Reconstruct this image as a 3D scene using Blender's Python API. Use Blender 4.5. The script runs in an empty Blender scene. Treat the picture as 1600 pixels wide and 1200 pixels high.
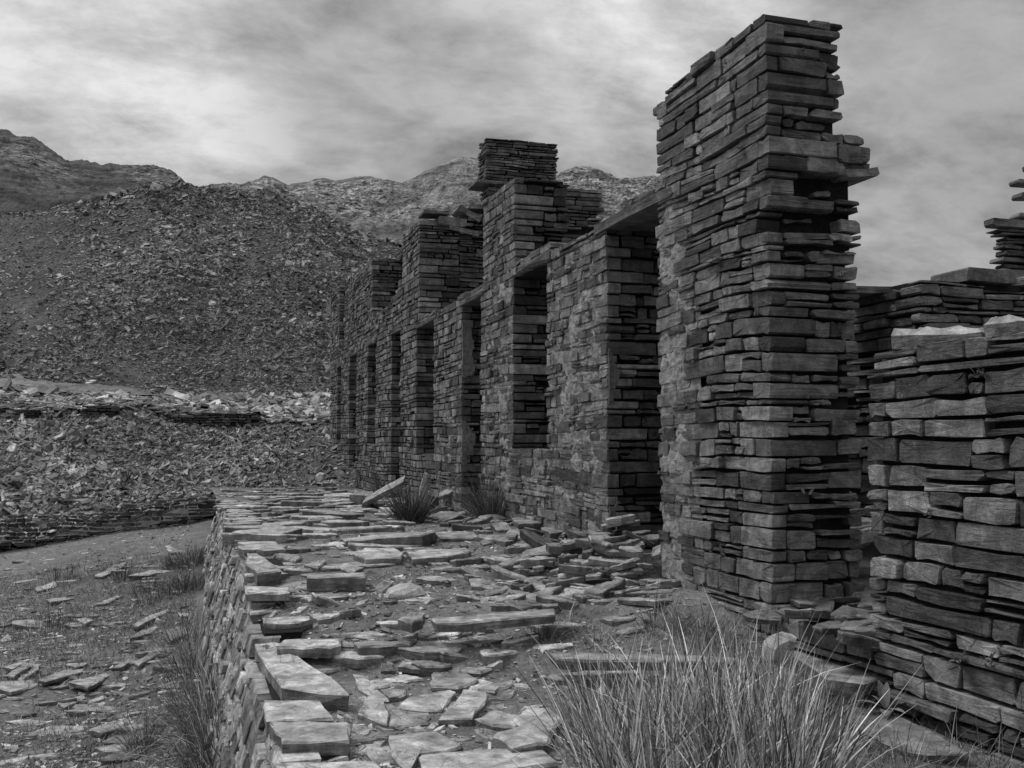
import bpy, math, random
import numpy as np
from math import radians, sin, cos, tan, atan, pi, sqrt

random.seed(7)
RNG = np.random.default_rng(11)
scene = bpy.context.scene
COL = scene.collection

# ------------------------------------------------------------------ camera
F = 1600.0                       # focal length in photo pixels (photo is 1600 wide)
HORIZON = 692.0
PITCH = atan((HORIZON - 600.0) / F)
YAW = atan(508.0 / (F * cos(PITCH) + 92.0 * sin(PITCH)))
EYE = 1.10                       # above the foot of the facade
cam_d = bpy.data.cameras.new('camera')
cam_d.sensor_width = 36.0
cam_d.lens = 36.0 * F / 1600.0
cam_d.clip_start = 0.05
cam_d.clip_end = 3000.0
cam = bpy.data.objects.new('camera', cam_d)
COL.objects.link(cam)
cam.location = (0, 0, EYE)
cam.rotation_euler = (pi / 2 + PITCH, 0, -YAW)
scene.camera = cam

# ------------------------------------------------------------------ light
SUN_EL, SUN_ROT = radians(55), radians(-52)      # soft light from the left, behind cloud
world = bpy.data.worlds.new('World')
scene.world = world
world.use_nodes = True
sun_d = bpy.data.lights.new('sun', 'SUN')
sun_d.energy = 1.5
sun_d.angle = radians(14)
sun_d.color = (1.0, 1.0, 1.0)
sun = bpy.data.objects.new('sun', sun_d)
COL.objects.link(sun)
sdir = np.array([sin(SUN_ROT) * cos(SUN_EL), cos(SUN_ROT) * cos(SUN_EL), sin(SUN_EL)])
from mathutils import Vector
sun.rotation_euler = Vector(sdir).to_track_quat('Z', 'Y').to_euler()

vs = scene.view_settings
scene.display_settings.display_device = 'sRGB'
vs.view_transform = 'Standard'
vs.look = 'None'
vs.exposure = 0.0
vs.gamma = 1.0
vs.use_curve_mapping = False


# ------------------------------------------------------------------ node helper
class NT:
    def __init__(self, tree):
        self.t = tree
        self.t.nodes.clear()

    def n(self, kind, **kw):
        nd = self.t.nodes.new(kind)
        for k, v in kw.items():
            if k.startswith('i_'):
                key = k[2:]
                key = int(key) if key.isdigit() else key.replace('_', ' ')
                s = nd.inputs[key]
                if hasattr(v, 'is_output') or isinstance(v, bpy.types.NodeSocket):
                    self.t.links.new(v, s)
                else:
                    s.default_value = v
            else:
                setattr(nd, k, v)
        return nd

    def math(self, op, a, b=0.0, c=None, clamp=False):
        nd = self.t.nodes.new('ShaderNodeMath')
        nd.operation = op
        nd.use_clamp = clamp
        for i, v in enumerate((a, b) if c is None else (a, b, c)):
            if isinstance(v, bpy.types.NodeSocket):
                self.t.links.new(v, nd.inputs[i])
            else:
                nd.inputs[i].default_value = v
        return nd.outputs[0]

    def noise(self, vec, scale, detail=4.0, rough=0.55, dist=0.0):
        nd = self.n('ShaderNodeTexNoise', i_Vector=vec, i_Scale=scale, i_Detail=detail, i_Roughness=rough, i_Distortion=dist)
        return nd.outputs[0]

    def remap(self, v, a, b, c=0.0, d=1.0, smooth=False):
        nd = self.t.nodes.new('ShaderNodeMapRange')
        nd.clamp = True
        if smooth:
            nd.interpolation_type = 'SMOOTHSTEP'
        self.t.links.new(v, nd.inputs[0])
        for i, x in enumerate((a, b, c, d)):
            nd.inputs[i + 1].default_value = x
        return nd.outputs[0]

    def scalevec(self, vec, s, loc=(0, 0, 0), rot=(0, 0, 0)):
        nd = self.t.nodes.new('ShaderNodeMapping')
        self.t.links.new(vec, nd.inputs['Vector'])
        nd.inputs['Scale'].default_value = s
        nd.inputs['Location'].default_value = loc
        nd.inputs['Rotation'].default_value = rot
        return nd.outputs[0]

    def mix(self, f, a, b):
        # a, b floats or sockets: linear mix of values
        one = self.math('SUBTRACT', 1.0, f)
        return self.math('ADD', self.math('MULTIPLY', one, a), self.math('MULTIPLY', f, b))


# ------------------------------------------------------------------ cloudy monochrome sky
def build_world():
    w = NT(world.node_tree)
    sky = w.n('ShaderNodeTexSky', sky_type='NISHITA', sun_disc=False, sun_elevation=SUN_EL, sun_rotation=SUN_ROT)
    bw = w.n('ShaderNodeRGBToBW', i_0=sky.outputs[0]).outputs[0]
    geo = w.n('ShaderNodeTexCoord')
    d = geo.outputs['Generated']
    sep = w.n('ShaderNodeSeparateXYZ', i_0=d)
    x, y, z = sep.outputs
    zc = w.math('ADD', w.math('MAXIMUM', z, 0.0), 0.30)
    u = w.math('DIVIDE', x, zc)
    v = w.math('DIVIDE', y, zc)
    uv = w.n('ShaderNodeCombineXYZ', i_0=u, i_1=v, i_2=0.0).outputs[0]
    # streets of cloud running away to the right
    st = w.scalevec(uv, (0.85, 1.1, 1.0), rot=(0, 0, radians(12)))
    warp = w.noise(uv, 0.9, 3)
    big = w.noise(st, 2.3, 8, 0.60, 0.25)
    fine = w.noise(w.scalevec(uv, (1.1, 1.4, 1.0), rot=(0, 0, radians(8))), 6.5, 8, 0.66, 0.15)
    c = w.math('ADD', w.math('MULTIPLY', big, 0.8), w.math('MULTIPLY', fine, 0.27))
    lum = w.remap(c, 0.44, 0.60, 0.255, 0.485)

    def blob(px, py, r, amp, lum_in):
        # thinner or thicker cloud around one direction of the sky
        rx, ry = (px - 800.0) / F, (600.0 - py) / F
        fwd = np.array([sin(YAW) * cos(PITCH), cos(YAW) * cos(PITCH), sin(PITCH)])
        rgt = np.array([cos(YAW), -sin(YAW), 0.0])
        up = np.cross(rgt, fwd)
        v3 = fwd + rx * rgt + ry * up
        v3 /= np.linalg.norm(v3)
        dp = w.n('ShaderNodeVectorMath', operation='DOT_PRODUCT', i_0=d)
        dp.inputs[1].default_value = tuple(v3)
        m = w.remap(dp.outputs['Value'], cos(r), 1.0, 0.0, amp, True)
        m = w.math('MULTIPLY', m, w.remap(fine, 0.3, 0.65, 0.6, 1.4))
        return w.math('ADD', lum_in, m)
    lum = blob(60, 150, 0.20, 0.10, lum)
    lum = blob(300, 250, 0.13, 0.08, lum)
    lum = blob(1030, -10, 0.15, 0.15, lum)
    lum = blob(640, 200, 0.16, -0.07, lum)
    lum = blob(1540, 120, 0.19, -0.12, lum)
    lum = blob(520, 60, 0.12, -0.05, lum)
    # an overcast sky is brighter overhead than at the horizon
    lum = w.math('MULTIPLY', lum, w.math('ADD', 0.88, w.math('MULTIPLY', w.math('MAXIMUM', z, 0.0), 1.15)))
    # and brighter round the hidden sun than opposite it
    dps = w.n('ShaderNodeVectorMath', operation='DOT_PRODUCT', i_0=d)
    dps.inputs[1].default_value = tuple(sdir)
    lum = w.math('MULTIPLY', lum, w.remap(dps.outputs['Value'], -0.8, 0.9, 0.72, 1.12))
    # overcast deck over the clear sky
    # values are divided by the background strength below
    cl = w.math('DIVIDE', lum, 0.10)
    out = w.mix(0.93, bw, cl)
    bg = w.n('ShaderNodeBackground', i_Color=out, i_Strength=0.10)
    w.n('ShaderNodeOutputWorld', i_Surface=bg.outputs[0])


build_world()


# ------------------------------------------------------------------ materials
def new_mat(name):
    m = bpy.data.materials.new(name)
    m.use_nodes = True
    return m, NT(m.node_tree)


def finish(nt, val, rough, bump=None, strength=0.5, dist=0.01, spec=0.3, extra=None):
    g = nt.n('ShaderNodeCombineColor', i_0=val, i_1=val, i_2=val)
    b = nt.n('ShaderNodeBsdfPrincipled')
    nt.t.links.new(g.outputs[0], b.inputs['Base Color'])
    if isinstance(rough, bpy.types.NodeSocket):
        nt.t.links.new(rough, b.inputs['Roughness'])
    else:
        b.inputs['Roughness'].default_value = rough
    b.inputs['Specular IOR Level'].default_value = spec
    if bump is not None:
        bp = nt.n('ShaderNodeBump', i_Strength=strength, i_Distance=dist, i_Height=bump)
        nt.t.links.new(bp.outputs[0], b.inputs['Normal'])
    nt.n('ShaderNodeOutputMaterial', i_Surface=b.outputs[0])


def slate_mat(name, base, lichen=0.35, bumpd=0.012, laminae=1.0, detail_scale=1.0):
    m, t = new_mat(name)
    pos = t.n('ShaderNodeNewGeometry').outputs['Position']
    tone = t.n('ShaderNodeAttribute', attribute_name='tone').outputs['Fac']
    ds = detail_scale
    big = t.noise(pos, 1.3 * ds, 3)
    mid = t.noise(pos, 9.0 * ds, 4, 0.6)
    fine = t.noise(pos, 70.0 * ds, 3, 0.6)
    lam = t.noise(t.scalevec(pos, (2.2 * ds, 2.2 * ds, 48.0 * ds), rot=(radians(3), radians(2), 0)), 1.0, 5, 0.7, 0.8)
    split = t.remap(t.noise(t.scalevec(pos, (1.0, 1.0, 2.5)), 2.7 * ds, 3, 0.6), 0.44, 0.60, 0.15, 1.0)
    blot = t.noise(pos, 5.0 * ds, 5, 0.7, 0.6)
    drip = t.noise(t.scalevec(pos, (13 * ds, 13 * ds, 2.2 * ds)), 1.0, 3, 0.55)
    v = t.math('MULTIPLY', tone, base)
    v = t.math('MULTIPLY', v, t.remap(big, 0.3, 0.7, 0.72, 1.28))
    v = t.math('MULTIPLY', v, t.remap(mid, 0.28, 0.72, 0.55, 1.45))
    lf = t.math('MULTIPLY', t.math('MULTIPLY', t.math('SUBTRACT', lam, 0.52), split), 2.4 * laminae)
    v = t.math('MULTIPLY', v, t.math('ADD', 1.0, lf))
    v = t.math('MULTIPLY', v, t.remap(blot, 0.34, 0.62, 0.55, 1.3))
    lam2 = t.noise(t.scalevec(pos, (1.6 * ds, 1.6 * ds, 20.0 * ds), loc=(3, 1, 0), rot=(radians(-4), radians(3), 0)), 1.0, 4, 0.6, 0.5)
    near = t.math('ABSOLUTE', t.math('SUBTRACT', lam2, 0.52))
    fis = t.math('MULTIPLY', t.remap(near, 0.0, 0.016, 1.0, 0.0), split)
    cr = t.n('ShaderNodeTexVoronoi', i_Vector=t.scalevec(pos, (1.0, 1.0, 0.4)), i_Scale=3.1 * ds, feature='DISTANCE_TO_EDGE').outputs['Distance']
    crk = t.math('MULTIPLY', t.remap(cr, 0.0, 0.012, 1.0, 0.0), t.remap(big, 0.45, 0.6, 0.0, 1.0))
    crack = t.math('MAXIMUM', fis, t.math('MULTIPLY', crk, 0.8))
    v = t.math('MULTIPLY', v, t.math('SUBTRACT', 1.0, t.math('MULTIPLY', crack, 0.6)))
    v = t.math('MULTIPLY', v, t.remap(drip, 0.42, 0.62, 0.88, 1.06))
    v = t.math('MULTIPLY', v, t.remap(fine, 0.3, 0.7, 0.82, 1.18))
    # crusts of pale lichen, of a shape of their own
    vor = t.n('ShaderNodeTexVoronoi', i_Vector=pos, i_Scale=11.0 * ds, feature='F1', i_Randomness=1.0).outputs['Distance']
    l1 = t.remap(t.math('ADD', vor, t.math('MULTIPLY', mid, 0.55)), 0.36, 0.30, 0.0, 1.0)
    l2 = t.remap(t.noise(pos, 22.0 * ds, 5, 0.7, 0.6), 0.60, 0.68, 0.0, 1.0)
    l3 = t.remap(t.noise(pos, 1.9 * ds, 3), 0.46, 0.62, 0.12, 1.0)
    lich = t.math('MULTIPLY', t.math('MAXIMUM', l1, t.math('MULTIPLY', l2, 0.8)), l3)
    lich = t.math('MULTIPLY', lich, lichen)
    v = t.mix(lich, v, min(0.5, base * 2.5 + 0.06))
    v = t.math('MAXIMUM', v, 0.012)
    h = t.math('ADD', t.math('MULTIPLY', t.math('MULTIPLY', lam, split), 1.5 * laminae), t.math('MULTIPLY', mid, 0.8))
    h = t.math('SUBTRACT', h, t.math('MULTIPLY', crack, 0.6))
    h = t.math('ADD', h, t.math('MULTIPLY', fine, 0.7))
    h = t.math('ADD', h, t.math('MULTIPLY', lich, 0.4))
    finish(t, v, t.remap(mid, 0.3, 0.7, 0.5, 0.8), h, 0.75, bumpd, 0.35)
    return m


M_WALL = slate_mat('weathered_slate', 0.17)
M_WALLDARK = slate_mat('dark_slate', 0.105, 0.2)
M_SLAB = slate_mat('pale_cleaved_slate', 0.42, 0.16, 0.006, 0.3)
M_EDGE = slate_mat('shaded_riven_edge', 0.19, 0.22, 0.012, 1.0)  # slab sides: riven texture, darker base stands in for their shade
M_RETAIN = slate_mat('retaining_wall_slate', 0.35, 0.3)


def flat_mat(name, base, scale=8.0, contrast=0.5, bumpd=0.02, rough=0.9, tone=False, speck=0.0, speckscale=60.0):
    m, t = new_mat(name)
    pos = t.n('ShaderNodeNewGeometry').outputs['Position']
    a = t.noise(pos, scale, 6, 0.65)
    b = t.noise(pos, scale * 7, 4, 0.65)
    c = t.noise(pos, scale * 0.16, 3, 0.5)
    v = t.math('MULTIPLY', t.remap(a, 0.3, 0.7, 1 - contrast, 1 + contrast), base)
    v = t.math('MULTIPLY', v, t.remap(b, 0.3, 0.7, 1 - contrast * 0.8, 1 + contrast * 0.8))
    v = t.math('MULTIPLY', v, t.remap(c, 0.32, 0.68, 1 - contrast * 0.6, 1 + contrast * 0.6))
    if tone:
        v = t.math('MULTIPLY', v, t.n('ShaderNodeAttribute', attribute_name='tone').outputs['Fac'])
    if speck:
        vor = t.n('ShaderNodeTexVoronoi', i_Vector=pos, i_Scale=speckscale, feature='F1')
        sp = t.remap(vor.outputs['Distance'], 0.30, 0.22, 0.0, 1.0)
        pick = t.n('ShaderNodeSeparateColor', i_0=vor.outputs['Color']).outputs[0]
        sp = t.math('MULTIPLY', sp, t.remap(pick, 0.55, 0.62, 0.0, speck))
        v = t.mix(sp, v, 0.36)
    h = t.math('ADD', a, t.math('MULTIPLY', b, 0.5))
    finish(t, v, rough, h, 0.8, bumpd, 0.2)
    return m


M_MORTAR = flat_mat('lime_mortar', 0.28, 14.0, 0.45, 0.015)
M_RENDER = flat_mat('old_render', 0.15, 16.0, 0.5, 0.02)
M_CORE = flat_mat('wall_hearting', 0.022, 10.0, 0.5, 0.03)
M_EARTH = flat_mat('trodden_earth', 0.17, 2.6, 0.45, 0.03, speck=0.8, speckscale=26.0)
M_TURF = flat_mat('rough_turf', 0.15, 1.9, 0.45, 0.05)
M_GRASS = flat_mat('grass_blades', 0.30, 3.0, 0.25, 0.0, 0.75, tone=True)
M_LEAF = flat_mat('leaf', 0.19, 20.0, 0.3, 0.004, 0.6, tone=True)
M_CHALK = flat_mat('white_chalk', 0.26, 60.0, 0.5, 0.002)
M_SCREE = slate_mat('scree_slate', 0.25, 0.2, 0.02, 0.3, 0.35)
M_TIP = flat_mat('tip_fines', 0.095, 1.3, 0.5, 0.10)
M_MOSS = flat_mat('moss', 0.05, 14.0, 0.5, 0.03)


def hill_mat(name, base, s, rockv=0.17):
    m, t = new_mat(name)
    g = t.n('ShaderNodeNewGeometry')
    pos = g.outputs['Position']
    nz = t.n('ShaderNodeSeparateXYZ', i_0=g.outputs['Normal']).outputs[2]
    tone = t.n('ShaderNodeAttribute', attribute_name='tone').outputs['Fac']
    a = t.noise(pos, 0.22 * s, 7, 0.72, 0.4)
    b = t.noise(t.scalevec(pos, (0.6 * s, 0.6 * s, 1.9 * s), rot=(0.35, 0.3, 0)), 1.0, 7, 0.72, 0.5)
    c = t.noise(pos, 2.4 * s, 5, 0.75)
    rock = t.remap(t.math('ADD', a, t.math('MULTIPLY', t.math('SUBTRACT', 0.9, nz), 0.8)), 0.47, 0.55, 0.0, 1.0)
    rock = t.math('MULTIPLY', rock, tone)
    grass = t.math('MULTIPLY', t.remap(c, 0.3, 0.7, 0.7, 1.3), base)
    rk = t.math('MULTIPLY', t.remap(b, 0.42, 0.60, 0.10, 1.9), rockv)
    rk = t.math('MULTIPLY', rk, t.remap(c, 0.35, 0.65, 0.7, 1.3))
    v = t.mix(rock, grass, rk)
    a2 = t.noise(t.scalevec(pos, (0.09 * s, 0.09 * s, 0.28 * s), rot=(0.3, 0.2, 0)), 1.0, 5, 0.65, 0.8)
    v = t.math('MULTIPLY', v, t.remap(a2, 0.38, 0.62, 0.5, 1.45))
    h = t.math('ADD', t.math('MULTIPLY', b, 1.2), t.math('MULTIPLY', c, 0.5))
    finish(t, v, 0.9, h, 0.9, 1.2 / s, 0.15)
    return m


M_HILL = hill_mat('hillside', 0.15, 2.2, 0.24)
M_MOUNT = hill_mat('mountain_rock', 0.29, 0.9, 0.42)  # base lightened a little: slight haze put into the colour


# ------------------------------------------------------------------ numpy noise
def _hash(ix, iy, seed):
    h = (ix.astype(np.int64) * 374761393 + iy.astype(np.int64) * 668265263 + seed * 1274126177) & 0xFFFFFFFF
    h = ((h ^ (h >> 13)) * 1274126177) & 0xFFFFFFFF
    return ((h ^ (h >> 16)) & 0xFFFFFF) / float(0xFFFFFF)


def vnoise(x, y, seed=0):
    x = np.asarray(x, float); y = np.asarray(y, float)
    ix, iy = np.floor(x), np.floor(y)
    fx, fy = x - ix, y - iy
    fx = fx * fx * (3 - 2 * fx); fy = fy * fy * (3 - 2 * fy)
    a = _hash(ix, iy, seed); b = _hash(ix + 1, iy, seed)
    c = _hash(ix, iy + 1, seed); d = _hash(ix + 1, iy + 1, seed)
    return (a + (b - a) * fx) * (1 - fy) + (c + (d - c) * fx) * fy


def fbm(x, y, oct=4, seed=0, gain=0.5):
    s = 0; a = 1.0; n = 0
    for o in range(oct):
        s = s + a * (vnoise(x * 2 ** o + 17.3 * o, y * 2 ** o - 9.1 * o, seed + o) - 0.5)
        n += a; a *= gain
    return s / n


def sstep(a, b, x):
    t = np.clip((np.asarray(x, float) - a) / (b - a), 0, 1)
    return t * t * (3 - 2 * t)


# ------------------------------------------------------------------ camera maths (to find where a thing of the photo stands)
FWD = np.array([sin(YAW) * cos(PITCH), cos(YAW) * cos(PITCH), sin(PITCH)])
RGT = np.array([cos(YAW), -sin(YAW), 0.0])
UPV = np.cross(RGT, FWD)


def project(P):
    P = np.asarray(P, float) - np.array([0, 0, EYE])
    d = P @ FWD
    d = np.where(d < 0.05, 0.05, d)
    return np.stack([800 + F * (P @ RGT) / d, 600 - F * (P @ UPV) / d, d], -1)


def ray(px, py):
    return FWD + (px - 800.0) / F * RGT + (600.0 - py) / F * UPV


def polar(px, depth, py):
    """world point at horizontal forward distance depth seen in pixel column px, at pixel row py"""
    r = ray(px, py)
    hf = np.array([sin(YAW), cos(YAW), 0.0])
    k = depth / (r @ hf)
    return np.array([0, 0, EYE]) + r * k


def on_plane_z(px, py, z):
    r = ray(px, py)
    k = (z - EYE) / r[2]
    return np.array([0, 0, EYE]) + r * k


# ------------------------------------------------------------------ mesh helpers
def link(o, parent=None):
    COL.objects.link(o)
    if parent is not None:
        o.parent = parent
    return o


def tag(o, label=None, cat=None, group=None, kind=None):
    if label: o['label'] = label
    if cat: o['category'] = cat
    if group: o['group'] = group
    if kind: o['kind'] = kind
    elif cat: o['kind'] = 'thing'
    return o


def empty(name, loc=(0, 0, 0)):
    o = bpy.data.objects.new(name, None)
    o.location = loc
    o.empty_display_size = 0.2
    COL.objects.link(o)
    return o


def mesh_np(name, verts, faces_flat, loop_tot, mat, tone=None, smooth=False):
    """verts (n,3); faces_flat indices; loop_tot per face counts; tone per vertex"""
    me = bpy.data.meshes.new(name)
    verts = np.ascontiguousarray(verts, dtype=np.float32)
    faces_flat = np.ascontiguousarray(faces_flat, dtype=np.int32)
    loop_tot = np.ascontiguousarray(loop_tot, dtype=np.int32)
    me.vertices.add(len(verts)); me.vertices.foreach_set('co', verts.ravel())
    me.loops.add(len(faces_flat)); me.loops.foreach_set('vertex_index', faces_flat)
    me.polygons.add(len(loop_tot))
    starts = np.zeros(len(loop_tot), dtype=np.int32)
    starts[1:] = np.cumsum(loop_tot)[:-1]
    me.polygons.foreach_set('loop_start', starts)
    me.polygons.foreach_set('loop_total', loop_tot)
    me.update(calc_edges=True)
    me.polygons.foreach_set('use_smooth', np.full(len(loop_tot), bool(smooth)))
    if tone is not None:
        at = me.attributes.new('tone', 'FLOAT', 'POINT')
        at.data.foreach_set('value', np.ascontiguousarray(tone, dtype=np.float32))
    me.materials.append(mat)
    return me


def grid_mesh(name, P, mat, tone=None, smooth=True):
    """P (m,n,3) grid"""
    m, n = P.shape[:2]
    idx = np.arange(m * n).reshape(m, n)
    q = np.stack([idx[:-1, :-1], idx[1:, :-1], idx[1:, 1:], idx[:-1, 1:]], -1).reshape(-1, 4)
    return mesh_np(name, P.reshape(-1, 3), q.ravel(), np.full(len(q), 4), mat, None if tone is None else tone.ravel(), smooth)


# ---- stone blocks: 31 vertices, 50 triangles each
def _stone_topology():
    tris = []; quads = []
    for i in range(10):
        j = (i + 1) % 10
        tris.append((30, i, j))
        quads.append((i, 10 + i, 10 + j, j))
        quads.append((10 + i, 20 + i, 20 + j, 10 + j))
    return np.array(tris), np.array(quads)


ST_T, ST_Q = _stone_topology()


class Stones:
    """collects blocks: four front corners (s0 bottom, s1 bottom, s1 top, s0 top), outward normal, depth"""

    def __init__(self):
        self.c = []; self.n = []; self.d = []; self.t = []; self.r = []

    def add(self, corners, n, depth, tone, rough=1.0):
        self.c.append(corners); self.n.append(n); self.d.append(depth); self.t.append(tone); self.r.append(rough)

    def geometry(self, rng):
        C = np.array(self.c, float); N = np.array(self.n, float)[:, None, :]; D = np.array(self.d, float)[:, None, None]
        R = np.array(self.r, float)
        k = len(C)
        e = C[:, [1, 2, 3, 0]] - C
        L = np.linalg.norm(e, axis=2)
        mn = np.minimum(L[:, 0:1], L[:, 1:2])
        cut = np.clip(rng.uniform(0.002, 0.016, (k, 4)) * R[:, None], 0.002, None)
        cut = np.minimum(cut, 0.33 * mn)
        big = rng.random((k, 4)) < 0.12
        cut = np.where(big, np.minimum(cut * 2.4, 0.42 * mn), cut)
        cutl = np.where(rng.random((k, 4)) < 0.4, cut * rng.uniform(0.8, 2.6, (k, 4)), cut)
        cutl = np.minimum(cutl, 0.30 * np.maximum(L[:, 0:1], mn))
        fr = np.zeros((k, 10, 3))
        w = lambda i, t: C[:, i] + e[:, i] * t[:, None]
        # bottom edge (0->1) uses the long cut, sides the short one
        fr[:, 0] = w(0, cutl[:, 0] / np.maximum(L[:, 0], 1e-4))
        fr[:, 1] = w(0, rng.uniform(.3, .7, k))
        fr[:, 2] = w(0, 1 - cutl[:, 1] / np.maximum(L[:, 0], 1e-4))
        fr[:, 3] = w(1, cut[:, 1] / np.maximum(L[:, 1], 1e-4))
        fr[:, 4] = w(1, 1 - cut[:, 2] / np.maximum(L[:, 1], 1e-4))
        fr[:, 5] = w(2, cutl[:, 2] / np.maximum(L[:, 2], 1e-4))
        fr[:, 6] = w(2, rng.uniform(.3, .7, k))
        fr[:, 7] = w(2, 1 - cutl[:, 3] / np.maximum(L[:, 2], 1e-4))
        fr[:, 8] = w(3, cut[:, 3] / np.maximum(L[:, 3], 1e-4))
        fr[:, 9] = w(3, 1 - cut[:, 0] / np.maximum(L[:, 3], 1e-4))
        cen = C.mean(1)[:, None, :]
        upd = (C[:, 3] - C[:, 0]); upd /= np.maximum(np.linalg.norm(upd, axis=1, keepdims=True), 1e-6)
        j = rng.normal(0, 1, (k, 2)) * 0.006 * R[:, None]
        fr[:, 1] += upd * np.clip(j[:, :1], -.004, .012)
        fr[:, 6] += upd * np.clip(j[:, 1:], -.012, .004)
        fr += rng.normal(0, 0.0028, fr.shape) * R[:, None, None]
        rel = fr - cen
        ln = np.linalg.norm(rel, axis=2, keepdims=True)
        ch = (rng.uniform(0.001, 0.006, (k, 1, 1)) * R[:, None, None])
        ring1 = cen + rel * np.clip(1 - ch / np.maximum(ln, 1e-4), .6, 1) + N * (rng.normal(0, 0.002, (k, 10, 1)) * R[:, None, None])
        ring2 = fr - N * (rng.uniform(0.002, 0.010, (k, 10, 1)) * R[:, None, None])
        ring3 = cen + rel * 0.97 - N * D
        cc = cen[:, 0] + N[:, 0] * (rng.normal(0.001, 0.0022, (k, 1)) * R[:, None]) + (rng.uniform(-.25, .25, (k, 1)) * e[:, 0])
        V = np.concatenate([ring1, ring2, ring3, cc[:, None, :]], 1)
        return V


def stones_flat(V, tone):
    k = len(V)
    off = (np.arange(k) * 31)[:, None, None]
    f = np.concatenate([(ST_T[None] + off).reshape(-1), (ST_Q[None] + off).reshape(-1)])
    lt = np.concatenate([np.full(k * 10, 3), np.full(k * 20, 4)])
    return V.reshape(-1, 3), f, lt, np.repeat(tone, 31)


def emit_stones(st, parent, mat, rng, part='stone', limit=300, minpx=9.0, stuff='small_stones'):
    """the stones that show largest become parts, the rest one joined part"""
    V = st.geometry(rng)
    tone = np.array(st.t)
    C = np.array(st.c)
    pr = project(C.reshape(-1, 3)).reshape(-1, 4, 3)
    xy = pr[..., :2]
    a = 0.5 * np.abs((xy[:, 2, 0] - xy[:, 0, 0]) * (xy[:, 3, 1] - xy[:, 1, 1]) - (xy[:, 3, 0] - xy[:, 1, 0]) * (xy[:, 2, 1] - xy[:, 0, 1]))
    mx = np.maximum(np.ptp(xy[..., 0], axis=1), np.ptp(xy[..., 1], axis=1))
    inside = (xy[..., 0].max(1) > 0) & (xy[..., 0].min(1) < 1600) & (xy[..., 1].max(1) > 0) & (xy[..., 1].min(1) < 1200) & (pr[..., 2].min(1) > 0.1)
    score = np.where(inside & (mx >= minpx), a, -1)
    order = np.argsort(-score)
    pick = [i for i in order[:limit] if score[i] > 0]
    pl = parent.location
    base = np.array([pl[0], pl[1], pl[2]])
    for i in pick:
        o_ = V[i].mean(0)
        v, f, lt, tn = stones_flat((V[i] - o_)[None], tone[i:i + 1])
        me = mesh_np(part, v, f, lt, mat, tn)
        o = bpy.data.objects.new(part, me)
        o.location = o_ - base
        link(o, parent)
    rest = np.ones(len(V), bool); rest[pick] = False
    if rest.any():
        v, f, lt, tn = stones_flat(V[rest] - base, tone[rest])
        o = bpy.data.objects.new(stuff, mesh_np(stuff, v, f, lt, mat, tn))
        link(o, parent); o['kind'] = 'stuff'
    return len(pick), int(rest.sum())


BOXV = np.array([(0, 0, 0), (1, 0, 0), (1, 1, 0), (0, 1, 0), (0, 0, 1), (1, 0, 1), (1, 1, 1), (0, 1, 1)], float)
BOXF = np.array([(0, 3, 2, 1), (4, 5, 6, 7), (0, 1, 5, 4), (1, 2, 6, 5), (2, 3, 7, 6), (3, 0, 4, 7)])


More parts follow.
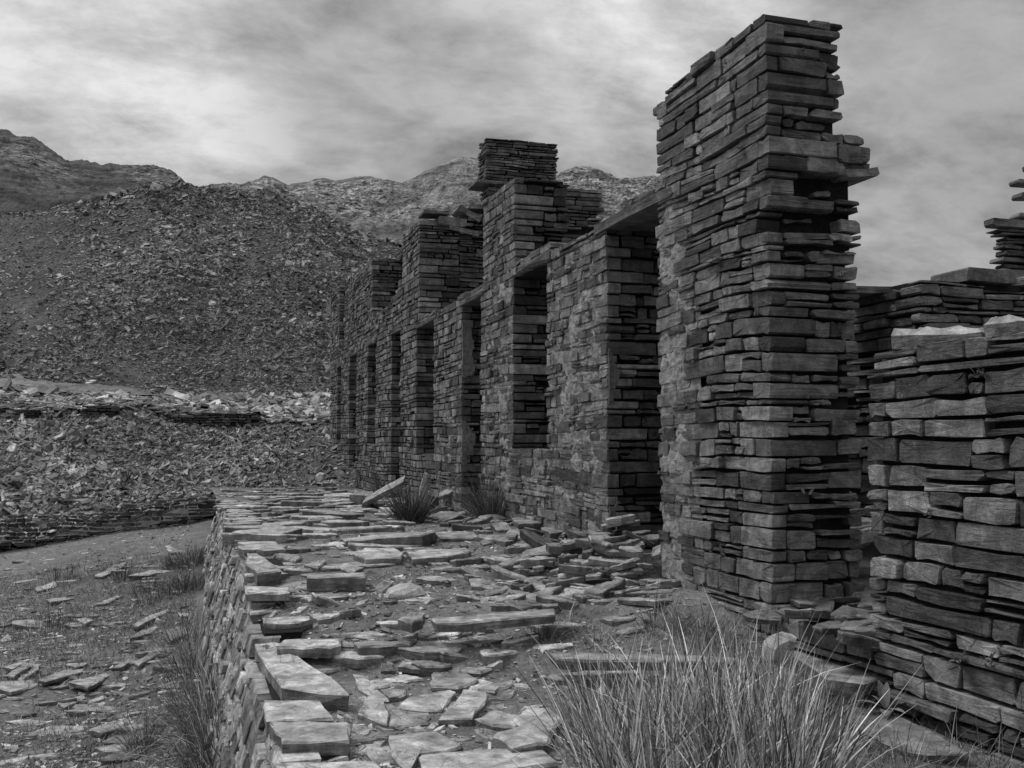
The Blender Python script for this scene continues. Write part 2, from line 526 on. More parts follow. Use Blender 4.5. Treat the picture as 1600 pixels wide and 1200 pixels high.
class Masonry:
    """coursed dry-stone wall scanned course by course. Local axes: S along the wall, T into it (away from its face), Z up."""

    def __init__(self, name, label, cat, S, T, x0, foot, zr, spans, thick, rng, mat=None, batter=0.0, endtone=0.9, hmin=0.055, hmax=0.125,
                 wmean=0.25, holes=0.02, wave=0.03, endface=True, tone=1.0, skip=None, minpx=9.0, group=None, jut=0.02, tilt_end=0.0, core=True, limit=300, rough=1.0, gap=0.0075, wmax=0.75, backface=False):
        self.S = np.array(S, float); self.T = np.array(T, float); self.x0 = x0
        S, T = self.S, self.T
        self.batter = batter; self.zr = zr
        root = empty(name, foot)
        tag(root, label, cat, group)
        self.root = root
        st = Stones()
        Z = np.array([0, 0, 1.0])
        corev = []
        z = zr[0]
        zs = [z]
        while z < zr[1]:
            h = rng.uniform(hmin, hmax)
            if rng.random() < 0.18: h *= 0.6
            z += h
            zs.append(min(z, zr[1]) if zr[1] - z > 0.02 else zr[1])
            z = zs[-1]
        seed = int(rng.integers(1000))

        def wv(k, s):
            if k == 0: return 0.0
            return wave * 2 * float(vnoise(s * 0.8 + 3.1, k * 0.13, seed) - 0.5) + wave * 0.5 * float(vnoise(s * 2.6, k * 0.31, seed + 3) - 0.5)

        def pt(s, t, zz):
            return S * s + T * (x0 + t + batter * (zz - zr[0])) + Z * zz

        def tonef():
            v = rng.lognormal(0.02, 0.30) * tone
            if rng.random() < 0.34: v *= rng.uniform(0.32, 0.62)
            if rng.random() < 0.10: v *= 1.3
            return min(v, 1.5 * tone)

        for k in range(len(zs) - 1):
            zb, zt = zs[k], zs[k + 1]
            zm = 0.5 * (zb + zt)
            for (a, b, *opt) in spans(zm):
                if b - a < 0.08: continue
                end = opt[0] if opt else endface
                th = thick(zm)
                if core:
                    cs = 0.09
                    c0 = np.array([pt(a + cs + (BOXV[i][0]) * (b - a - 1.4 * cs), 0.085 + BOXV[i][1] * (th - 0.12), zb - 0.0 + BOXV[i][2] * (zt - zb)) for i in range(8)])
                    corev.append(c0)
                s = a
                qb = 0.0
                if end:
                    # corner stone: long on the face or long on the end, turn about
                    if rng.random() < 0.5:
                        w_ = rng.uniform(0.22, 0.55); qb = rng.uniform(0.10, 0.20)
                    else:
                        w_ = rng.uniform(0.10, 0.24); qb = rng.uniform(min(0.24, th * 0.6), min(0.6, th * 0.9))
                    w_ = min(w_, b - a - 0.03)
                    dz0, dz1 = wv(k, s), wv(k, s + w_)
                    uz0, uz1 = wv(k + 1, s), wv(k + 1, s + w_)
                    j = rng.normal(0, jut * 0.45)
                    sj = rng.normal(0, jut * 0.6)
                    if not (skip and skip(s, zm, 'corner', rng)):
                        tn = tonef()
                        cor = [pt(s + sj, j, zb + dz0 + gap), pt(s + w_, j, zb + dz1 + gap), pt(s + w_, j, zt + uz1 - gap), pt(s + sj, j, zt + uz0 - gap)]
                        st.add(cor, -T, qb, tn, rough)
                    s += w_ + gap * 1.2
                    # stones across the end
                    t_ = qb + gap * 2
                    tl = tilt_end * (rng.random() - 0.5)
                    while t_ < th - 0.04:
                        w2 = min(rng.lognormal(math.log(wmean * 0.9), 0.5), wmax)
                        w2 = max(w2, 0.08)
                        if th - t_ - w2 < 0.09: w2 = th - t_ + rng.normal(0.005, 0.015)
                        parts = [(0.0, 1.0)]
                        if zt - zb > 0.085 and rng.random() < 0.3:
                            m_ = rng.uniform(.35, .65); parts = [(0, m_), (m_, 1)]
                        for (p0, p1) in parts:
                            if rng.random() < holes or (skip and skip(t_, zm, 'end', rng)): continue
                            jj = rng.normal(0.0, jut)
                            if rng.random() < 0.12: jj -= rng.uniform(.02, .05)
                            g1, g2 = rng.uniform(0.5, 2.4, 2) * gap
                            sl = rng.normal(0, 0.012, 2)
                            bb0 = zb + dz0 + p0 * (zt - zb) + g1 + rng.normal(0, 0.005) + tl * t_
                            bb1 = zb + dz0 + p0 * (zt - zb) + g1 + rng.normal(0, 0.005) + tl * (t_ + w2)
                            tt0 = zb + dz0 + p1 * (zt - zb) - g2 + rng.normal(0, 0.005) + tl * t_ + (uz0 - dz0) * p1
                            tt1 = zb + dz0 + p1 * (zt - zb) - g2 + rng.normal(0, 0.005) + tl * (t_ + w2) + (uz0 - dz0) * p1
                            if tt0 - bb0 < 0.015 or tt1 - bb1 < 0.01: continue
                            q = lambda t, zz: pt(a - jj, t, zz)
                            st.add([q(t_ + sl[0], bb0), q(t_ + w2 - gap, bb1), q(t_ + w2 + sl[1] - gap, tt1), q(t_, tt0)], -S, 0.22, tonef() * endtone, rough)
                        t_ += w2 + (gap if rng.random() < .8 else rng.uniform(0.01, 0.04))
                while s < b - 0.03:
                    w_ = min(max(rng.lognormal(math.log(wmean), 0.48), 0.07), wmax)
                    if b - s - w_ < 0.10: w_ = b - s
                    parts = [(0.0, 1.0)]
                    if zt - zb > 0.085 and rng.random() < 0.24:
                        m_ = rng.uniform(.35, .65); parts = [(0, m_), (m_, 1)]
                    for (p0, p1) in parts:
                        if rng.random() < holes * 0.6 or (skip and skip(s, zm, 'face', rng)): continue
                        jj = rng.normal(0, jut * 0.55)
                        if rng.random() < 0.06: jj -= rng.uniform(.01, .035)
                        g1, g2 = rng.uniform(0.5, 2.0, 2) * gap
                        d0, d1 = wv(k, s), wv(k, s + w_)
                        u0, u1 = wv(k + 1, s), wv(k + 1, s + w_)
                        B0, B1 = zb + d0, zb + d1
                        H0, H1 = (zt + u0) - B0, (zt + u1) - B1
                        sl = rng.normal(0, 0.012, 2)
                        last = s + w_ >= b - 1e-6
                        e2 = s + w_ - gap if not last else b + rng.normal(0, jut)
                        z00 = B0 + p0 * H0 + g1; z01 = B1 + p0 * H1 + g1
                        z10 = B0 + p1 * H0 - g2 + rng.normal(0, 0.003); z11 = B1 + p1 * H1 - g2 + rng.normal(0, 0.003)
                        if z10 - z00 < 0.012 or z11 - z01 < 0.012: continue
                        st.add([pt(s + sl[0], jj, z00), pt(e2, jj, z01), pt(e2 + sl[1], jj, z11), pt(s, jj, z10)], -T, 0.20, tonef(), rough)
                        if backface:
                            st.add([pt(e2, th + jj, z01), pt(s, th + jj, z00), pt(s, th + jj, z10), pt(e2, th + jj, z11)], T, 0.15, tonef(), rough)
                    s += w_ + (gap * 0.5 if rng.random() < .85 else rng.uniform(0.01, 0.03))
        self.st = st
        self.pt = pt
        self.corev = corev
        self.rng = rng
        self.mat = mat or M_WALL
        self.minpx = minpx
        self.limit = limit
        self.tonef = tonef

    def finish(self):
        r = emit_stones(self.st, self.root, self.mat, self.rng, minpx=self.minpx, limit=self.limit)
        if self.corev:
            V = np.array(self.corev).reshape(-1, 3) - np.array(self.root.location)
            k = len(self.corev)
            f = (BOXF[None] + (np.arange(k) * 8)[:, None, None]).reshape(-1)
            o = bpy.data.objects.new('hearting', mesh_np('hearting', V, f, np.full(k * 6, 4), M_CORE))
            link(o, self.root); o['kind'] = 'stuff'
        return r


AX, AY = (1, 0, 0), (0, 1, 0)
X0 = 4.09        # plane of the facade


# ------------------------------------------------------------------ terrace height
def terrace_z(x, y):
    x = np.asarray(x, float); y = np.asarray(y, float)
    d = y * 0.953 + x * 0.302
    z = -0.50 + 0.12 * sstep(7.1, 7.5, d) + 0.15 * sstep(7.8, 8.6, d) + 0.13 * sstep(9.0, 10.2, d) + 0.06 * sstep(10.5, 13, d)
    z = z + 0.10 * sstep(2.6, 4.0, x) * sstep(6.5, 8.5, d) * (1 - sstep(13, 16, d)) - 0.06 * sstep(3.3, 4.1, x) * (1 - sstep(5.5, 7.0, d))
    z = z + 0.05 * fbm(x * 1.1, y * 1.1, 4, 5) + 0.02 * fbm(x * 6, y * 6, 3, 9)
    return z


def T_hit(px, py, dz=0.0):
    """where the photo's pixel meets the terrace"""
    z = -0.3
    for _ in range(14):
        p = on_plane_z(px, py, z + dz)
        z = float(terrace_z(p[0], p[1]))
    return np.array([p[0], p[1], z + dz])


# lower ground to the left, given per column and distance
def lower_z(px, d):
    px = np.asarray(px, float); d = np.asarray(d, float)
    c = np.clip(px, -900, 360)
    zn = -1.50 + 0.20 * sstep(150, 350, c)
    zf = -1.32 + (c / 335.0) * 0.62 * (c > 0) + (c / 335.0) * 0.3 * (c <= 0)
    t = sstep(9, 24.5, d)
    return zn + (zf - zn) * t


def lower_xy_z(x, y):
    d = y * cos(YAW) + x * sin(YAW)
    r = (x * cos(YAW) - y * sin(YAW)) / np.maximum(d, 0.3)
    return lower_z(800 + F * r, d) + 0.10 * fbm(x * 0.5, y * 0.5, 3, 31) + 0.05 * fbm(x * 1.8, y * 1.8, 3, 37) + 0.018 * fbm(x * 9, y * 9, 2, 41)


def L_hit(px, py, dz=0.0):
    z = -1.3
    for _ in range(14):
        p = on_plane_z(px, py, z + dz)
        z = float(lower_xy_z(p[0], p[1]))
    return np.array([p[0], p[1], z + dz])


# ------------------------------------------------------------------ ground, terrace
def build_ground():
    # lower ground: a polar sheet out to the spoil heaps, with a wide skirt beyond the frame
    cols = np.concatenate([np.linspace(-2600, -200, 30, endpoint=False), np.linspace(-200, 520, 200), np.linspace(540, 4200, 50)])
    ds = np.concatenate([np.linspace(1.0, 6.5, 12, endpoint=False), 6.5 * (27.5 / 6.5) ** np.linspace(0, 1, 240)])
    PX, DD = np.meshgrid(cols, ds, indexing='ij')
    R = (PX - 800) / F
    X = DD * (R * cos(YAW) + sin(YAW)); Y = DD * (-R * sin(YAW) + cos(YAW))
    Z = lower_xy_z(X, Y)
    P = np.stack([X, Y, Z], -1)
    o = bpy.data.objects.new('ground', grid_mesh('ground', P, M_TURF))
    link(o); o['kind'] = 'structure'
    # ground far out and behind the camera and the ruin, one sheet to the horizon
    g = np.linspace(-1, 1, 90)
    g = np.sign(g) * np.abs(g) ** 2.2 * 900
    GX, GY = np.meshgrid(g, g, indexing='ij')
    GZ = -2.3 + 0.25 * fbm(GX * 0.05, GY * 0.05, 3, 3) + 0 * GX
    o = bpy.data.objects.new('valley_floor', grid_mesh('valley_floor', np.stack([GX, GY, GZ], -1), M_TURF))
    link(o); o['kind'] = 'structure'
    # terrace in front of the facade and the ground inside the ruin
    xs = np.concatenate([np.linspace(0.60, 4.2, 100), np.linspace(4.25, 14, 40)])
    ys = np.concatenate([np.linspace(1.0, 14, 300), np.linspace(14.1, 27, 130), np.linspace(27.3, 40, 20)])
    XX, YY = np.meshgrid(xs, ys, indexing='ij')
    ZZ = terrace_z(XX, YY)
    ZZ = np.where(XX > 4.6, np.maximum(ZZ, 0.0 + 0.03 * fbm(XX, YY, 3, 2)), ZZ)
    # far end of the terrace drops to the path
    o = bpy.data.objects.new('terrace', grid_mesh('terrace', np.stack([XX, YY, ZZ], -1), M_EARTH))
    link(o); o['kind'] = 'structure'
    return o


terrace = build_ground()


def build_path():
    cols = np.linspace(-420, 352, 120); ds = np.linspace(18.6, 24.6, 50)
    PX, DD = np.meshgrid(cols, ds, indexing='ij')
    DD = DD + 0.5 * (vnoise(PX * 0.02, DD * 0, 9) - 0.5)
    Rr = (PX - 800) / F
    X = DD * (Rr * cos(YAW) + sin(YAW)); Y = DD * (-Rr * sin(YAW) + cos(YAW))
    edge = np.minimum(sstep(0, 1, DD - 18.7), 1)
    P = np.stack([X, Y, lower_xy_z(X, Y) - 0.03 + 0.045 * edge], -1)
    o = bpy.data.objects.new('path', grid_mesh('path', P, M_PATH))
    link(o); o['kind'] = 'structure'


M_PATH = flat_mat('gravel_path', 0.175, 3.0, 0.3, 0.02, speck=0.7, speckscale=34.0)
build_path()


# ------------------------------------------------------------------ spoil heaps and hills (control lines per picture column, at real distances)
def curve(pts, smooth=True):
    xs = np.array([p[0] for p in pts], float); ys = np.array([p[1] for p in pts], float)
    return lambda q: np.interp(q, xs, ys)


def sheet(name, lines, cols, rows, mat, bumps, kind='structure', tone=None, smooth=True):
    """lines: list of (f_py, f_depth) from near to far; returns function of (col, v) -> world and the mesh"""
    nl = len(lines)

    def at(px, v):
        px = np.asarray(px, float); v = np.clip(np.asarray(v, float), 0, nl - 1 - 1e-6)
        i = np.floor(v).astype(int); f = v - i
        D = np.stack([l[1](px) for l in lines], 0); Yp = np.stack([l[0](px) for l in lines], 0)
        # world height of every control line
        def hz(py, d):
            fz = FWD[2] + (600 - py) / F * UPV[2]
            fh = cos(PITCH) - (600 - py) / F * sin(PITCH)
            return EYE + d * fz / fh
        H = hz(Yp, D)
        idx = np.indices(px.shape)
        sel = lambda A, k: np.take_along_axis(A, k[None], 0)[0]
        d0, d1 = sel(D, i), sel(D, i + 1)
        h0, h1 = sel(H, i), sel(H, i + 1)
        d = d0 + (d1 - d0) * f; h = h0 + (h1 - h0) * f
        py = 600.0
        R = (px - 800) / F
        # horizontal offset: column direction at the horizon
        k = d
        X = k * (R * cos(YAW) / 1.0 + sin(YAW)); Y = k * (-R * sin(YAW) + cos(YAW))
        Z = h + bumps(X, Y, v)
        return np.stack([X, Y, Z], -1)
    PX, V = np.meshgrid(cols, rows, indexing='ij')
    P = at(PX, V)
    tn = tone(P, PX, V) if tone is not None else None
    o = bpy.data.objects.new(name, grid_mesh(name, P, mat, tn, smooth))
    link(o); o['kind'] = kind
    return at, o


base_line = curve([(-1500, 900), (0, 852), (130, 838), (335, 805), (360, 800), (430, 790), (520, 782), (900, 770), (2200, 770)])
lowwall_top = curve([(-1500, 880), (0, 838), (90, 824), (150, 815), (240, 798), (300, 783), (345, 777), (430, 770), (520, 760), (900, 744), (2200, 744)])
shelf = curve([(-1500, 640), (0, 640), (60, 643), (150, 634), (230, 636), (300, 655), (400, 655), (470, 662), (520, 658), (900, 650), (2200, 650)])
tipfoot = curve([(-1500, 560), (0, 590), (60, 592), (150, 600), (250, 612), (330, 628), (420, 634), (520, 632), (900, 632), (2200, 640)])
crest = curve([(-1500, 420), (-300, 350), (0, 338), (60, 335), (130, 320), (190, 303), (235, 292), (290, 292), (330, 300), (400, 306), (450, 318), (485, 324),
               (520, 345), (560, 362), (620, 380), (700, 410), (800, 460), (900, 520), (1100, 600), (2200, 640)])
dbase = curve([(-1500, 23), (0, 24.0), (335, 25.5), (520, 26), (2200, 26)])
dshelf = curve([(-1500, 30.5), (0, 31), (300, 32), (520, 33), (2200, 33)])
add = lambda f, k: (lambda q: f(q) + k)


def mound_bump(X, Y, v):
    fade = sstep(0.02, 0.35, v)
    b = 0.35 * fbm(X * 0.35, Y * 0.35, 4, 51) + 0.22 * fbm(X * 1.4, Y * 1.4, 3, 53) + 0.1 * fbm(X * 5, Y * 5, 2, 55)
    big = 0.8 * fbm(X * 0.10 + 3, Y * 0.10, 3, 57) * sstep(2.3, 3.4, v)
    return (b + big) * fade


tip_lines = [(base_line, add(dbase, -1.0)), (lowwall_top, add(dbase, 0.25)), (shelf, dshelf), (tipfoot, add(dshelf, 4.2)),
             (crest, lambda q: 0 * q + 51.0), (add(crest, 90), lambda q: 0 * q + 66.0)]
# rounded crest: curve the big slope slightly
tip_at, tip = sheet('spoil_heap', tip_lines, np.concatenate([np.linspace(-1500, -120, 30), np.linspace(-110, 760, 330), np.linspace(770, 2200, 30)]),
                    np.concatenate([np.linspace(0, 1, 4), np.linspace(1.02, 2, 50), np.linspace(2.03, 3, 26), np.linspace(3.01, 4, 150), np.linspace(4.02, 5, 14)]),
                    M_TIP, mound_bump, smooth=False)

hill_sky = curve([(-1800, 120), (-400, 170), (-60, 196), (0, 207), (40, 216), (60, 228), (88, 247), (100, 251), (125, 250), (160, 257), (195, 260),
                  (215, 258), (240, 260), (262, 266), (276, 278), (288, 296), (330, 330), (500, 480), (700, 620), (2300, 650)])
hill_mid = curve([(-1800, 300), (0, 296), (120, 310), (200, 316), (280, 318), (400, 400), (700, 640), (2300, 660)])


def hill_bump(X, Y, v):
    f = sstep(0.3, 1.0, v) * (1 - 0.5 * sstep(1.7, 2.0, v))
    return 2.0 * fbm(X * 0.12, Y * 0.12, 6, 61, 0.68) * f + 1.0 * fbm(X * 0.8, Y * 0.8, 4, 63, .6) * sstep(0.2, .6, v)


def hill_tone(P, PX, V):
    a = np.exp(-((PX - 55) / 60) ** 2 - ((V - 1.55) / 0.32) ** 2) * 1.5
    b = np.exp(-((PX - 235) / 42) ** 2) * sstep(1.25, 1.5, V) * 1.6
    return np.clip(a + b + 0.12 * sstep(1.2, 1.9, V), 0, 1)


hill_at, hill = sheet('grassy_hill', [(add(crest, 120), lambda q: 0 * q + 60.0), (hill_mid, lambda q: 0 * q + 72.0), (hill_sky, lambda q: 0 * q + 98.0), (add(hill_sky, 80), lambda q: 0 * q + 130.0)],
                      np.concatenate([np.linspace(-1800, -100, 40), np.linspace(-90, 420, 240), np.linspace(430, 2300, 30)]),
                      np.linspace(0, 3, 200), M_HILL, hill_bump, tone=hill_tone, smooth=False)

mt_sky = curve([(-1500, 260), (200, 300), (300, 294), (340, 290), (352, 286), (372, 290), (395, 283), (412, 276), (428, 280), (445, 290), (470, 284), (500, 279),
                (522, 284), (545, 281), (575, 277), (600, 283), (625, 286), (645, 276), (680, 262), (705, 252), (722, 248), (745, 252), (800, 285), (850, 292),
                (880, 270), (900, 264), (925, 265), (945, 272), (970, 281), (1000, 279), (1025, 274), (1060, 288), (1180, 350), (1310, 470), (1420, 560), (1600, 640), (2600, 660)])


def mt_bump(X, Y, v):
    f = sstep(0.1, 0.8, v) * (1 - sstep(1.75, 2.0, v) * 0.75) * (1 - sstep(2.1, 2.6, v))
    r = 1 - 2 * np.abs(fbm(X * 0.02 + Y * 0.006, Y * 0.03, 6, 71, 0.62))
    return (7.0 * (r - 0.78) + 9.0 * fbm(X * 0.07, Y * 0.07, 6, 73, 0.72)) * f + 3.5 * (0.25 - np.abs(fbm(X * 0.16, Y * 0.16, 4, 75, .6))) * f


mt_at, mt = sheet('mountain', [(lambda q: 0 * q + 560.0, lambda q: 0 * q + 140.0), (curve([(-1500, 370), (1050, 370), (1180, 450), (1310, 560), (1500, 650), (2600, 670)]), lambda q: 0 * q + 200.0), (mt_sky, lambda q: 0 * q + 300.0), (add(mt_sky, 60), lambda q: 0 * q + 380.0)],
                  np.concatenate([np.linspace(-1500, 250, 40), np.linspace(255, 1100, 430), np.linspace(1110, 2600, 40)]),
                  np.concatenate([np.linspace(0, 1, 40), np.linspace(1.01, 2, 150), np.linspace(2.05, 3, 12)]), M_MOUNT, mt_bump,
                  tone=lambda P, PX, V: np.clip(0.55 + 1.6 * fbm(P[..., 0] * 0.03, P[..., 1] * 0.03, 3, 79), 0, 1), smooth=False)


# ------------------------------------------------------------------ loose slate: shards as one mass
def shards(name, pts, nrm, size, tone, mat, rng, K=4, flat=0.25, parent=None, jitter=0.45, thick=0.22, label=None):
    """pts (n,3), nrm (n,3) up vector; irregular five-sided flakes"""
    n = len(pts)
    up = nrm + rng.normal(0, jitter, (n, 3)) * 1.0
    up /= np.linalg.norm(up, axis=1, keepdims=True)
    a = rng.normal(0, 1, (n, 3)); a[:, 2] *= 0.35
    a -= up * (a * up).sum(1, keepdims=True)
    a /= np.linalg.norm(a, axis=1, keepdims=True)
    b = np.cross(up, a)
    L = size * rng.uniform(0.8, 1.9, n); W = size * rng.uniform(0.35, 0.9, n); Tt = size * rng.uniform(0.06, thick * 1.3, n)
    ang = np.linspace(0, 2 * pi, K, endpoint=False)[None] + rng.uniform(-.45, .45, (n, K)) + rng.uniform(0, 6, (n, 1))
    rad = rng.uniform(.75, 1.15, (n, K))
    ca, sa = np.cos(ang) * rad * L[:, None] / 2, np.sin(ang) * rad * W[:, None] / 2
    topc = pts[:, None, :] + ca[..., None] * a[:, None] + sa[..., None] * b[:, None]
    top = topc + up[:, None] * (Tt[:, None, None] * (0.6 + rng.uniform(-.12, .12, (n, K, 1))))
    bot = topc - up[:, None] * (Tt[:, None, None] * 0.5)
    V = np.concatenate([top, bot], 1)
    off = (np.arange(n) * 2 * K)[:, None, None]
    cap = np.arange(K)[None]
    side = np.array([(i, K + i, K + (i + 1) % K, (i + 1) % K) for i in range(K)])
    f1 = (cap[None] + off).reshape(-1)
    f2 = (side[None] + off).reshape(-1)
    me = mesh_np(name, V.reshape(-1, 3), np.concatenate([f1, f2]), np.concatenate([np.full(n, K), np.full(n * K, 4)]), mat, np.repeat(tone, 2 * K))
    o = bpy.data.objects.new(name, me)
    link(o, parent)
    o['kind'] = 'stuff'
    if label: o['label'] = label
    return o


def sample_surface(at, lo, hi, vlo, vhi, n, rng, dens=None):
    px = rng.uniform(lo, hi, n * 3); v = rng.uniform(vlo, vhi, n * 3)
    e = 0.01
    P = at(px, v)
    Pu = at(px + 2.0, v) - P
    Pv = at(px, v + e) - P
    N = np.cross(Pu, Pv)
    area = np.linalg.norm(N, axis=1)
    N = N / np.maximum(area[:, None], 1e-9)
    N *= np.sign(N[:, 2:3] + 1e-9)
    w = area / np.percentile(area, 97)
    if dens is not None: w = w * dens(px, v)
    keep = rng.random(len(w)) < w
    idx = np.nonzero(keep)[0][:n]
    return P[idx], N[idx], px[idx], v[idx]


def build_scree():
    rng = np.random.default_rng(101)
    # big tip
    def dens(px, v):
        P = tip_at(px, v)
        d = 0.52 + 2.6 * fbm(P[:, 0] * 0.30, P[:, 2] * 0.17, 4, 91) + 0.5 * sstep(3.9, 4.0, v)
        hole = np.exp(-((px - 390) / 45) ** 2 - ((v - 3.72) / 0.14) ** 2)
        return np.clip(d, 0.10, 1.2) * (1 - 0.75 * hole)
    P, N, px, v = sample_surface(tip_at, -140, 760, 3.0, 4.06, 120000, rng, dens)
    size = np.clip(rng.lognormal(math.log(0.095), 0.52, len(P)), 0.04, 0.42)
    size = size * (0.6 + 0.8 * vnoise(P[:, 0] * .3, P[:, 2] * .3, 5)) * (1 + 0.7 * sstep(3.92, 4.02, v))
    tone = np.clip(rng.lognormal(-0.38, 0.5, len(P)), 0.2, 1.7)
    tone *= 0.75 + 0.6 * vnoise(P[:, 0] * 0.25, P[:, 2] * 0.4, 6)
    shards('slate_waste', P + N * size[:, None] * 0.05, N, size, tone, M_SCREE, rng, label='tip of dark broken slate waste under the skyline')
    # nearer mound
    def dens2(px, v):
        bare = sstep(415, 470, px) * (1 - sstep(1.75, 1.9, v)) * (v < 1.9)
        return 1 - 0.78 * bare
    P, N, px, v = sample_surface(tip_at, -160, 600, 0.85, 2.02, 43000, rng, dens2)
    size = np.clip(rng.lognormal(math.log(0.082), 0.52, len(P)), 0.035, 0.30)
    size *= 1 + 0.5 * sstep(250, 0, px)
    tone = np.clip(rng.lognormal(0.0, 0.45, len(P)), 0.3, 2.0)
    shards('slate_waste', P + N * size[:, None] * 0.1, N, size, tone, M_SCREE, rng, thick=0.18, jitter=0.55, label='nearer mound of paler slate waste behind the path')
    # shelf between
    def dens3(px, v):
        g = sstep(0, 60, px) * (1 - sstep(230, 300, px)) * sstep(2.35, 2.6, v)
        g = np.maximum(g, (px < 260) * sstep(2.4, 2.7, v))
        return 1 - 0.93 * g
    P, N, px, v = sample_surface(tip_at, -160, 525, 2.0, 3.05, 14000, rng, dens3)
    size = np.clip(rng.lognormal(math.log(0.14), 0.6, len(P)), 0.05, 0.6)
    tone = np.clip(rng.lognormal(0.35, 0.45, len(P)), 0.3, 2.8)
    shards('slate_waste', P + N * size[:, None] * 0.12, N, size, tone, M_SCREE, rng, thick=0.14, jitter=0.22, label='slate slabs lying along the shelf between the two heaps')


build_scree()


def shelf_things():
    rng = np.random.default_rng(107)
    # larger slabs lying along the lip of the shelf
    P, N, px, v = sample_surface(tip_at, -120, 600, 1.93, 2.12, 900, rng)
    size = np.clip(rng.lognormal(math.log(0.27), 0.4, len(P)), 0.12, 0.6)
    shards('slate_waste', P + np.array([0, 0, 0.12]), np.tile([0, 0, 1.0], (len(P), 1)), size, np.clip(rng.lognormal(0.45, 0.3, len(P)), .6, 2.4), M_SCREE, rng, thick=0.10, jitter=0.16, label='pale slabs lying along the lip of the shelf')
    # grassy bank above the shelf
    cols = np.linspace(-160, 340, 180); vs2 = np.linspace(2.30, 3.08, 60)
    PX, V = np.meshgrid(cols, vs2, indexing='ij')
    G = tip_at(PX, V)
    G[..., 2] += 0.10 + 0.05 * fbm(G[..., 0] * 2, G[..., 1] * 2, 3, 5)
    m = np.minimum(sstep(2.38, 2.55, V), 1 - sstep(2.93, 3.04, V)) * (1 - sstep(150, 330, PX)) + 0.9 * fbm(PX * 0.03, V * 6, 4, 8)
    keep = m > 0.34
    idx = np.arange(PX.size).reshape(PX.shape)
    kq = keep[:-1, :-1] & keep[1:, :-1] & keep[1:, 1:] & keep[:-1, 1:]
    q = np.stack([idx[:-1, :-1], idx[1:, :-1], idx[1:, 1:], idx[:-1, 1:]], -1)[kq]
    o = bpy.data.objects.new('grass_bank', mesh_np('grass_bank', G.reshape(-1, 3), q.ravel(), np.full(len(q), 4), M_BANK))
    link(o); o['kind'] = 'structure'


M_BANK = flat_mat('dry_turf', 0.20, 2.4, 0.4, 0.05)
shelf_things()

# ------------------------------------------------------------------ ruin walls
rng = np.random.default_rng(5)

# --- tall pier
def pier_spans(z):
    if z > 4.27: return [(6.62, 8.2 + 0.1)]
    return [(6.6 + (0.0 if z > -0.1 else -0.05), 8.47)]


def pier_thick(z):
    if z > 3.50: return 0.67
    if z > 3.20: return 0.87
    if z > 2.6: return 0.80
    return 0.76


def pier_skip(p, z, where, r):
    if where == 'corner' and 2.86 < z < 3.04: return False
    if where == 'corner' and 2.72 < z < 3.12: return r.random() < 0.75
    if where == 'end' and 2.70 < z < 3.15 and p < 0.55: return r.random() < 0.93
    return False


PIER = Masonry('stone_pier', 'tallest slate stone pier with a flat top and a dark hollow in its corner', 'stone pier', AY, AX, X0, (X0, 6.6, -0.3), (-0.72, 4.33),
               pier_spans, pier_thick, np.random.default_rng(21), tilt_end=0.06, hmin=0.075, hmax=0.155, skip=pier_skip, jut=0.017, wmean=0.27)
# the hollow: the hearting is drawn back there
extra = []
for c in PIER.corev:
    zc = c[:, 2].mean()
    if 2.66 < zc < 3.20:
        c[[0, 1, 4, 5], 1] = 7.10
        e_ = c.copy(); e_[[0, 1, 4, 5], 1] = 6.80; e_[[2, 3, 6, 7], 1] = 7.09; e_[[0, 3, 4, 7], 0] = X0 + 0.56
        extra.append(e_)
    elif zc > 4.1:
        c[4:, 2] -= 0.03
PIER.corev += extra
# slabs that jut from the pier
def jut(M, s, t, z, w, h, d, n, tone, rot=0.0, lean=0.0):
    """one slab whose front rectangle is centred at (s, t, z)"""
    Zv = np.array([0, 0, 1.0])
    n = np.array(n, float)
    side = np.cross(Zv, n); side /= np.linalg.norm(side)
    up = Zv * cos(lean) + n * sin(lean)
    a = side * cos(rot) + up * sin(rot); b = np.cross(n, a); b = up * cos(rot) - side * sin(rot)
    c = np.array(M.S * s + M.T * (M.x0 + t) + Zv * z)
    M.st.add([c - a * w / 2 - b * h / 2, c + a * w / 2 - b * h / 2, c + a * w / 2 + b * h / 2, c - a * w / 2 + b * h / 2], n, d, tone, 1.3)


jut(PIER, 6.55, 0.80, 3.165, 0.30, 0.060, 0.5, (0, -1, 0), 1.3, 0.14)
jut(PIER, 6.60, 0.42, 3.20, 0.52, 0.085, 0.4, (0, -1, 0), 1.7, -0.05)
jut(PIER, 6.58, 0.62, 2.66, 0.20, 0.055, 0.4, (0, -1, 0), 1.9, -0.03)
jut(PIER, 6.62, 0.73, 2.76, 0.18, 0.10, 0.3, (0, -1, 0), 1.5, -0.03)
jut(PIER, 6.60, 0.18, 2.92, 0.34, 0.055, 0.5, (0, -1, 0), 0.8, 0.02)
jut(PIER, 6.75, 0.35, 2.80, 0.25, 0.03, 0.4, (0, -1, 0), 0.8, 0.05)
jut(PIER, 6.72, 0.55, 3.02, 0.16, 0.05, 0.4, (0, -1, 0), 1.2, 0.08)
jut(PIER, 8.50, 0.02, 4.19, 0.20, 0.09, 0.4, (-1, 0, 0), 0.8, 0.0)
jut(PIER, 8.56, 0.02, 3.42, 0.28, 0.08, 0.4, (-1, 0, 0), 0.8, 0.0)
print('pier', PIER.finish())

